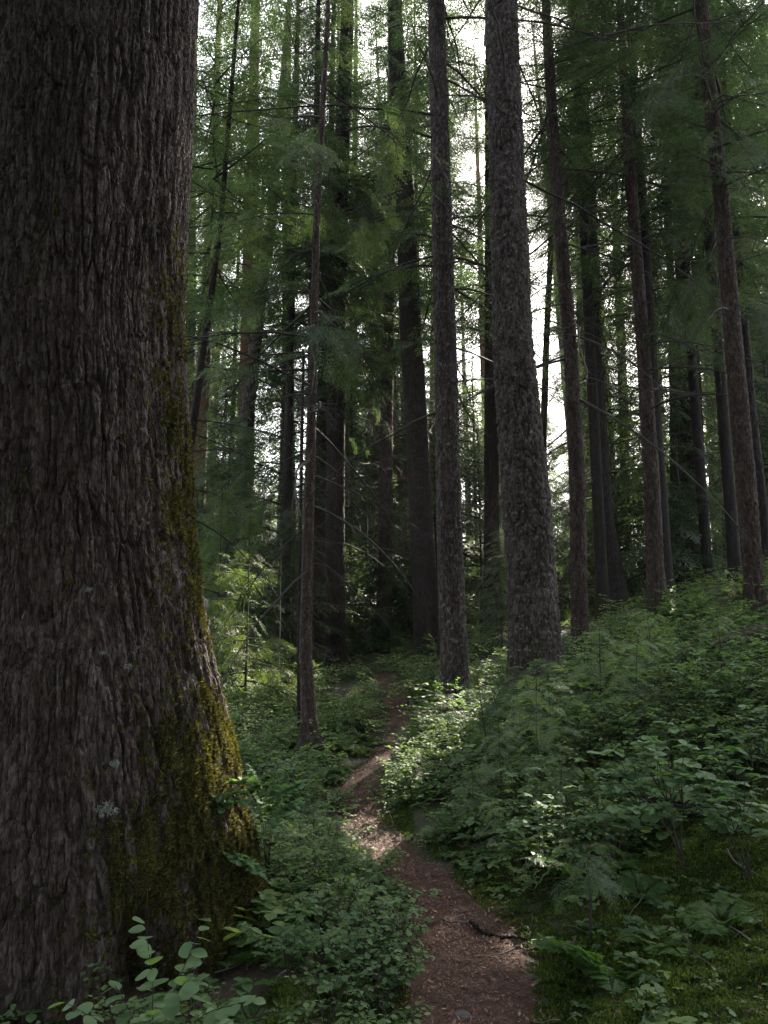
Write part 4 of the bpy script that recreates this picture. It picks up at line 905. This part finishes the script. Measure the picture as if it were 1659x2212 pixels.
# ------------------------------------------------------------------ ferns, saplings and shrubs, each one a thing
FERNS = [fern_geo(700 + i, 7, 0.48).mesh('fern', [FERN, TWIG]) for i in range(4)]
def ground_at(px, py):
    """the point of the forest floor that the photograph shows at px, py"""
    Ys = np.linspace(3.0, 26, 700); pts = np.array([P(px, py, Y) for Y in Ys]); h = height(pts[:, 0], pts[:, 1], False)
    k = np.argmax(pts[:, 2] < h); return np.array([pts[k, 0], pts[k, 1], h[k]])
def ferns():
    rs = np.random.default_rng(19)
    fern_px = [(560, 1560), (600, 1590), (640, 1600), (720, 1560), (760, 1540), (790, 1560), (740, 1600), (780, 1620), (560, 1620), (720, 1530), (770, 1590), (690, 1580), (610, 1550), (800, 1600), (730, 1660),
               (1330, 1880), (1385, 1935), (1420, 2040), (1250, 1910), (1560, 1990), (640, 2000), (590, 2050), (1300, 2110), (1180, 1640), (1270, 1600), (1060, 1560), (1120, 1760), (1030, 1720), (1560, 1560), (1590, 1640), (1480, 1500), (1400, 1480), (900, 1500), (930, 1470), (1110, 1690), (1000, 1790)]
    for i, (px, py) in enumerate(fern_px):
        p = ground_at(px, py + 12); s = rs.uniform(0.7, 1.15)
        lab = 'bright fern standing on the mossy bank in front of the broad-leaved shrub' if i == 15 else 'fern growing in the undergrowth beside the trail'
        f = obj('fern', FERNS[i % 4], None, p, (rs.normal(0, 0.08), rs.normal(0, 0.08), rs.random() * 6), (s, s, s))
        tag(f, lab, 'fern', None if i == 15 else 'ferns in the undergrowth')
ferns()

def sapling_meshes(H, Lmax, nb, seed, sprays=SPRAY_FINE, size=0.5, z0=0.15):
    rs = np.random.default_rng(seed); G = Geo(); a = rs.random() * 6
    for i in range(nb):
        t = (i + rs.random()) / nb; z = H * (z0 + (0.97 - z0) * t); a += 2.4 + rs.normal(0, 0.4)
        L = max(0.08, Lmax * (1 - t) ** 0.6 * rs.uniform(0.7, 1.15))
        leafy_branch(G, np.array([0.02 * sin(z * 3), 0, z]), a, L, 0.15 + 0.25 * t + rs.normal(0, 0.12), 0.18, sprays, rs, 0.004, 0.075, 0.12, 0.0, size)
    V, F = tube([(0, 0, -0.06), (0.02 * sin(1.5 * H), 0, H * 0.5), (0, 0, H)], [0.011, 0.008, 0.002], 5)
    return G.mesh('foliage', [NEEDLE_NEAR, TWIG]), mesh_of('stem', V, F, TWIG)
SAP = [sapling_meshes(1.0, 0.55, 16, 800 + i) for i in range(5)]
def saplings():
    rs = np.random.default_rng(23)
    def sap(p, s, k, label, group=None):
        root = thing('conifer_sapling', label, 'sapling', p, group); root.rotation_euler = (rs.normal(0, 0.06), rs.normal(0, 0.06), rs.random() * 6); root.scale = (s, s, s * rs.uniform(0.85, 1.1))
        f, st = SAP[k % 5]; obj('foliage', f, root); obj('stem', st, root); return root
    # the small umbrella shaped one on the moss
    um = sapling_meshes(0.52, 0.42, 11, 860, SPRAY_FINE, 0.42, 0.55)
    p = ground_at(1275, 2052); root = thing('conifer_sapling', 'small umbrella shaped conifer sapling with a bare dark stem on the mossy bank', 'sapling', p); obj('foliage', um[0], root); obj('stem', um[1], root)
    sap(P(965, 1690, 8.6) * [1, 1, 0] + [0, 0, gz(*P(965, 1690, 8.6)[:2])], 0.75, 0, 'pale sapling in a patch of sun right of the trail')
    spots = [(1060, 1650, 0.9), (1190, 1610, 1.0), (1110, 1590, 0.8), (1170, 1700, 0.9), (1300, 1540, 0.9), (1420, 1500, 0.9), (1380, 1570, 0.9), (1560, 1460, 0.8),
             (1090, 1720, 0.7), (1050, 1500, 0.7), (1210, 1760, 0.6), (1030, 1780, 0.5), (900, 1690, 0.45), (1080, 1840, 0.5), (680, 1850, 0.5), (740, 1880, 0.45), (640, 1900, 0.5), (800, 1930, 0.35)]
    for i, (px, py, s) in enumerate(spots):
        sap(ground_at(px, py + 25), s * rs.uniform(0.85, 1.1), i, 'feathery green conifer sapling in the undergrowth beside the trail', 'conifer saplings in the undergrowth')
saplings()

def shrub(name, label, base, tips, leaf, ll, nper, mat, seed, mode, cat='shrub', woody=0.006, lw=0.9):
    """tips: end points of its twigs; leaves in whorls at the tips or in rows along the twigs"""
    rs = np.random.default_rng(seed); base = np.asarray(base, float); root = thing(name, label, cat, base); G = Geo(); S = Geo()
    ends = np.array([np.asarray(tp[-1] if np.ndim(tp[0]) else tp, float) - base for tp in tips]); nn = min(4, len(ends))
    nodes = ends[rs.choice(len(ends), nn, replace=False)] * [0.40, 0.40, 0.50]
    if mode == 'whorl':
        for nd in nodes:
            t = np.linspace(0, 1, 8)[:, None]; c = nd * np.concatenate([t ** 1.6, t ** 1.6, t], 1) + np.cumsum(rs.normal(0, 0.006, (8, 3)), 0) * t
            V, F = tube(c, np.linspace(woody, woody * 0.6, 8), 5); S.add(V, F)
    for tp in tips:
        if np.ndim(tp[0]) == 0: tp = [tp]
        pts = [np.zeros(3)] + [np.asarray(q, float) - base for q in tp]
        if len(pts) == 2:
            nd = nodes[np.argmin(np.linalg.norm(nodes - pts[1] * [0.40, 0.40, 0.50], axis=1))]
            pts = [nd, (nd + pts[1]) / 2 + rs.normal(0, 0.02, 3), pts[1]]
        pts = np.array(pts); t = np.linspace(0, len(pts) - 1, 12); k = np.arange(len(pts))
        c = np.stack([np.interp(t, k, pts[:, q]) for q in range(3)], -1)
        for _ in range(2): c[1:-1] = (c[:-2] + 2 * c[1:-1] + c[2:]) / 4
        V, F = tube(c, np.linspace(woody * 0.6, woody * 0.2, 12), 5); S.add(V, F)
        if mode == 'row':
            seg = np.linalg.norm(np.diff(c, axis=0), axis=1).sum(); n = max(5, int(seg * 0.62 / (ll * 0.42))); s = np.linspace(0.40, 1.0, n) * 11
            pos = np.stack([np.interp(s, np.arange(12), c[:, q]) for q in range(3)], -1); dirv = c[-1] - c[5]; az = math.atan2(dirv[1], dirv[0])
            yaw = az + np.where(np.arange(n) % 2, 1, -1) * rs.uniform(0.7, 1.25, n); yaw[-1] = az
            size = ll * (0.65 + 0.5 * np.sin(np.linspace(0.3, 2.6, n))) * rs.uniform(0.9, 1.1, n)
            G.add(*leaves_at(leaf, pos, yaw, rs.normal(-0.15, 0.3, n), rs.normal(0, 0.35, n), size, np.full(n, lw), rs.normal(0.5, 0.15, n)))
        else:
            for rep in range(nper):
                q = c[-1] if rep == 0 else c[rs.integers(6, 11)] + rs.normal(0, 0.05, 3) * [1, 1, 0.4]
                n = rs.integers(5, 8); yaw = rs.random() * 6.28 + np.arange(n) * 6.28 / n + rs.normal(0, 0.2, n)
                G.add(*leaves_at(leaf, np.repeat(q[None], n, 0), yaw, rs.normal(0.08, 0.18, n), rs.normal(0, 0.2, n), ll * rs.uniform(0.65, 1.15, n), np.full(n, lw), rs.normal(0.45, 0.15, n)))
    obj('stem', S.mesh('stem', [TWIG]), root); obj('foliage', G.mesh('foliage', [mat]), root)
    return root
def PT(px, py, Y): return P(px, py, Y)
b = P(330, 2330, 3.25)
shrub('leafy_shrub', 'pale green shrub with paired oval leaves at the foot of the giant trunk', b,
      [[PT(338, 2160, 3.2), PT(312, 1992, 3.15)], [PT(372, 2150, 3.3), PT(430, 2010, 3.4)], [PT(260, 2230, 3.2), PT(140, 2165, 3.15)], [PT(430, 2190, 3.2), PT(545, 2160, 3.15)], [PT(290, 2200, 3.1), PT(250, 2130, 3.1)],
       [PT(350, 2200, 3.05), PT(400, 2120, 3.0)], [PT(300, 2260, 3.0), PT(215, 2235, 2.95)], [PT(400, 2240, 3.0), PT(480, 2215, 2.95)], [PT(330, 2220, 3.0), PT(330, 2120, 3.1)], [PT(280, 2280, 3.0), PT(120, 2225, 3.0)], [PT(330, 2250, 2.9), PT(320, 2190, 2.85)], [PT(410, 2200, 3.3), PT(420, 2090, 3.4)]],
      NICE, 0.062, 1, LEAF_PALE, 31, 'row', lw=0.95)
b = ground_at(578, 1915)
shrub('leafy_shrub', 'thin stemmed shrub with oval leaves growing at the right base of the giant trunk', b,
      [[PT(583, 1780, 4.65), PT(598, 1640, 4.7)], [PT(560, 1715, 4.55), PT(500, 1712, 4.45), PT(416, 1725, 4.35)], [PT(565, 1720, 4.5), PT(450, 1750, 4.4)], [PT(570, 1690, 4.6), PT(500, 1690, 4.5)], [PT(590, 1720, 4.6), PT(650, 1690, 4.7)],
       [PT(590, 1760, 4.6), PT(640, 1730, 4.5)], [PT(545, 1855, 4.45), PT(482, 1848, 4.35)], [PT(580, 1730, 4.6), PT(545, 1660, 4.7)], [PT(585, 1740, 4.7), PT(620, 1660, 4.8)], [PT(560, 1880, 4.4), PT(520, 1860, 4.3)]],
      NICE, 0.050, 1, LEAF_PALE, 32, 'row', woody=0.004, lw=0.85)
tips = [(1330, 1620), (1400, 1590), (1440, 1562), (1480, 1610), (1530, 1632), (1310, 1662), (1370, 1680), (1450, 1680), (1560, 1700), (1600, 1690), (1290, 1762), (1330, 1740), (1400, 1740), (1350, 1782), (1500, 1725), (1620, 1792), (1570, 1782),
        (1645, 1800), (1420, 1640), (1475, 1652), (1365, 1640), (1520, 1670), (1300, 1700), (1540, 1755), (1420, 1600), (1385, 1610), (1640, 1740), (1450, 1760)]
b = ground_at(1475, 1885)
rs_ = np.random.default_rng(33)
shrub('broad_leaved_shrub', 'broad-leaved shrub holding layered leaf whorls over the mossy bank', b, [PT(x, y, b[1] + rs_.uniform(-0.35, 0.35)) for x, y in tips], NICE, 0.085, 3, LEAF_PALE, 34, 'whorl', woody=0.008, lw=0.82)
b = ground_at(1150, 1530)
shrub('leafy_shrub', 'leafy shrub in front of the foot of the thick plated trunk', b, [PT(x, y, b[1] + rs_.uniform(-0.4, 0.4)) for x, y in [(1060, 1440), (1090, 1430), (1120, 1440), (1160, 1425), (1200, 1440), (1130, 1470), (1080, 1470), (1180, 1470), (1220, 1460)]], LEAFT, 0.06, 3, LEAF, 35, 'whorl')
b = ground_at(1440, 1520)
shrub('leafy_shrub', 'tall leafy shrub on the rise below the straight trunk with many bare twigs', b, [PT(x, y, b[1] + rs_.uniform(-0.4, 0.4)) for x, y in [(1400, 1340), (1450, 1370), (1490, 1330), (1380, 1400), (1520, 1390), (1430, 1420), (1560, 1340), (1350, 1430), (1480, 1440), (1560, 1430)]], LEAFT, 0.075, 3, LEAF, 36, 'whorl')
b = ground_at(1600, 1560)
shrub('leafy_shrub', 'leafy shrub at the far right below the leaning sturdy trunk', b, [PT(x, y, b[1] + rs_.uniform(-0.4, 0.4)) for x, y in [(1560, 1450), (1620, 1430), (1650, 1470), (1580, 1500), (1540, 1490), (1640, 1390), (1600, 1410), (1650, 1540)]], LEAFT, 0.075, 3, LEAF_PALE, 37, 'whorl')

def bank_shrubs():
    rs = np.random.default_rng(61); protos = []
    spots = [(1110, 1560), (1170, 1540), (1230, 1600), (1290, 1480), (1340, 1440), (1400, 1400), (1480, 1400), (1540, 1420), (1620, 1450), (1580, 1530), (1500, 1540), (1440, 1580), (1360, 1520), (1270, 1640), (1200, 1680), (1130, 1780), 
             (1330, 1860), (1200, 1830), (1620, 1880), (1640, 1640), (1100, 1480), (1040, 1560), (640, 1760), (690, 1800), (600, 1800), (740, 1840), (640, 1960), (700, 2060), (620, 2100), (800, 2090), (860, 2060)]
    for i, (px, py) in enumerate(spots):
        p = ground_at(px, py + 30); small = px < 1000
        lab = 'small leafy bush crowding the left side of the trail' if small else 'leafy bush on the bank right of the trail'
        grp = 'leafy bushes left of the trail' if small else 'leafy bushes on the right bank'
        if i < 5:
            tips = []
            for q in range(rs.integers(9, 14)):
                a = rs.random() * 6.28; r = rs.uniform(0.1, 0.42); tips.append(p + np.array([r * cos(a), r * sin(a), rs.uniform(0.30, 0.75) - 0.25 * r]))
            o = shrub('leafy_bush', lab, p, tips, LEAFT, rs.uniform(0.05, 0.075), 3, LEAF if i % 2 else LEAF_PALE, 900 + i, 'whorl', 'bush', 0.004, rs.uniform(0.6, 0.9)); o['group'] = grp; protos.append(o)
        else:
            src = protos[i % 5]; o = src.copy(); C.objects.link(o); o['label'] = lab; o['group'] = grp
            for ch in src.children:
                c = ch.copy(); c.parent = o; C.objects.link(c)
        s = rs.uniform(0.7, 1.2) * (0.5 if small else 1.0); o.location = p; o.scale = (s, s, s * rs.uniform(0.8, 1.15)); o.rotation_euler = (0, 0, rs.random() * 6.28)
bank_shrubs()

# ------------------------------------------------------------------ sticks, roots and stones on the trail
def stick(label, pts, r, mat, name='fallen_stick', cat='stick'):
    pts = np.array([list(q) for q in pts]); k = len(pts); t = np.linspace(0, k - 1, 26); c = np.stack([np.interp(t, np.arange(k), pts[:, q]) for q in range(3)], -1)
    for _ in range(2): c[1:-1] = (c[:-2] + 2 * c[1:-1] + c[2:]) / 4
    rs = np.random.default_rng(int(abs(pts[0, 0]) * 1000)); c[:, 2] = height(c[:, 0], c[:, 1]) + 0.022 + r * 0.7; c += rs.normal(0, r * 0.22, c.shape)
    V, F = tube(c, r * (1 - 0.5 * np.linspace(0, 1, 26)) * rs.uniform(0.8, 1.2, 26), 7)
    m = c.mean(0); o = obj(name, mesh_of(name, V - m, F, mat, smooth=True), None, m); tag(o, label, cat)
def gp(px, py): return ground_at(px, py)
def log(label, a, b, r, seed):
    a = np.array(a, float); b = np.array(b, float); L = np.linalg.norm(b - a); ax = np.array([[0, 0, 0, r * 1.1], [0.04, 0.03, L * 0.5, r], [0, 0, L, r * 0.75]])
    me = trunk_mesh('fallen_log', ax, a, BARK_BROWN, ST_FLAKE, 28, 0.03, L, seed, 0.0, 4, lambda th, z, p3: np.clip(0.55 + 0.8 * perlin(p3 * 4) + 0.5 * np.cos(th), 0, 1))[0]
    o = obj('fallen_log', me, None, a, Vector(b - a).to_track_quat('Z', 'Y').to_euler()); tag(o, label, 'log')
def lift(p, dz): return p + np.array([0, 0, dz])
log('mossy rotten log lying behind the right flank of the giant trunk', lift(ground_at(470, 1440), 0.16), lift(ground_at(545, 1500), 0.05), 0.14, 81)
log('dark fallen log among the shrubs below the sturdy far right trunk', lift(ground_at(1540, 1440), 0.12), lift(ground_at(1690, 1400), 0.18), 0.13, 82)
log('low mossy log half buried under plants right of the trail bend', lift(ground_at(900, 1720), 0.05), lift(ground_at(1010, 1690), 0.12), 0.10, 83)
stick('dark curved root crossing the right half of the trail', [gp(1015, 2005), gp(1045, 2030), gp(1090, 2042), (gp(1140, 2048))], 0.013, BARK_DARK, 'root', 'root')
stick('pale thin stick lying across the trail above the dark curved root', [gp(950, 2000), gp(990, 2006), gp(1035, 2004)], 0.007, TWIG_GREY)
stick('bent grey twig hanging over the moss under the broad-leaved shrub', [gp(1570, 1850), gp(1600, 1880), gp(1640, 1905)], 0.006, TWIG_GREY)
stick('bare branch lying by the trail near the black thick trunk', [gp(765, 1425), gp(800, 1418), gp(830, 1420)], 0.02, TWIG_GREY)
for lab, px, py, k, a, s in [('bare grey branch lying in the ferns left of the trail', 700, 1610, 3, 0.4, 1.0), ('forked dead branch on the ground behind the slender mossy-footed tree', 600, 1490, 6, 2.6, 1.1), ('dead branch lying in front of the black trunk with the wide root base', 1290, 1440, 5, 1.0, 1.1),
                          ('bare branch dropped beside the foot of the middle flaky trunk', 1050, 1560, 2, 5.6, 1.0), ('dead branch at the end of the trail below the big dark trunk', 880, 1440, 7, 3.4, 0.9)]:
    p = ground_at(px, py); o = obj('fallen_branch', DEAD_GREY[k], None, p + [0, 0, 0.10], (0.5, 0.12, a), (s, s, s)); tag(o, lab, 'branch')
def stones():
    rs = np.random.default_rng(51)
    for i, (px, py, s, lab) in enumerate([(1018, 2178, 0.038, 'round grey stone half sunk in the middle of the trail'), (1000, 2205, 0.055, 'flat grey stone at the near edge of the trail'), (1168, 2140, 0.05, 'angular stone on the right border of the trail'),
                                          (1150, 2120, 0.03, 'small stone on the right border above the angular one'), (1105, 2030, 0.025, 'small pale stone beside the dark curved root'), (1175, 2175, 0.04, 'dark stone at the lower right border of the trail')]):
        p = ground_at(px, py); n = 14; th = np.arange(n) * 2 * pi / n; ph = np.linspace(-pi / 2 + 0.05, pi / 2 - 0.05, 9)
        TH, PH = np.meshgrid(th, ph); V = np.stack([np.cos(PH) * np.cos(TH), np.cos(PH) * np.sin(TH), np.sin(PH)], -1).reshape(-1, 3)
        V = V * (1 + 0.28 * perlin(V * 1.3 + i * 7)[:, None]) * np.array([1.0, 0.85, 0.5]) * s + 0.0
        a = np.arange(8)[:, None]; j = np.arange(n)[None]; F = np.stack([a * n + j, a * n + (j + 1) % n, (a + 1) * n + (j + 1) % n, (a + 1) * n + j], -1).reshape(-1, 4)
        o = obj('stone', mesh_of('stone', V, F, STONE, smooth=True), None, p + [0, 0, 0.004], (0, 0, rs.random() * 6)); tag(o, lab, 'stone')
stones()

# ------------------------------------------------------------------ haze
if HAZE:
    lo = np.array([-230, -12, -12.0]); hi = np.array([230, 345, 62.0])
    V = np.array([[x, y, z] for z in (lo[2], hi[2]) for y in (lo[1], hi[1]) for x in (lo[0], hi[0])])
    F = [[0, 2, 3, 1], [4, 5, 7, 6], [0, 1, 5, 4], [2, 6, 7, 3], [0, 4, 6, 2], [1, 3, 7, 5]]
    m = bpy.data.materials.new('haze_air'); m.use_nodes = True; nt = m.node_tree; nt.nodes.remove(nt.nodes['Principled BSDF'])
    vp = nt.nodes.new('ShaderNodeVolumePrincipled'); vp.inputs['Density'].default_value = 0.00028; vp.inputs['Color'].default_value = (0.95, 0.97, 1.0, 1)
    vp.inputs['Anisotropy'].default_value = 0.65
    nt.links.new(vp.outputs[0], nt.nodes['Material Output'].inputs['Volume'])
    h = obj('haze', mesh_of('haze', V, np.array(F), m)); tag(h, 'pale thin haze in the air between the distant trees', 'haze', kind='stuff')
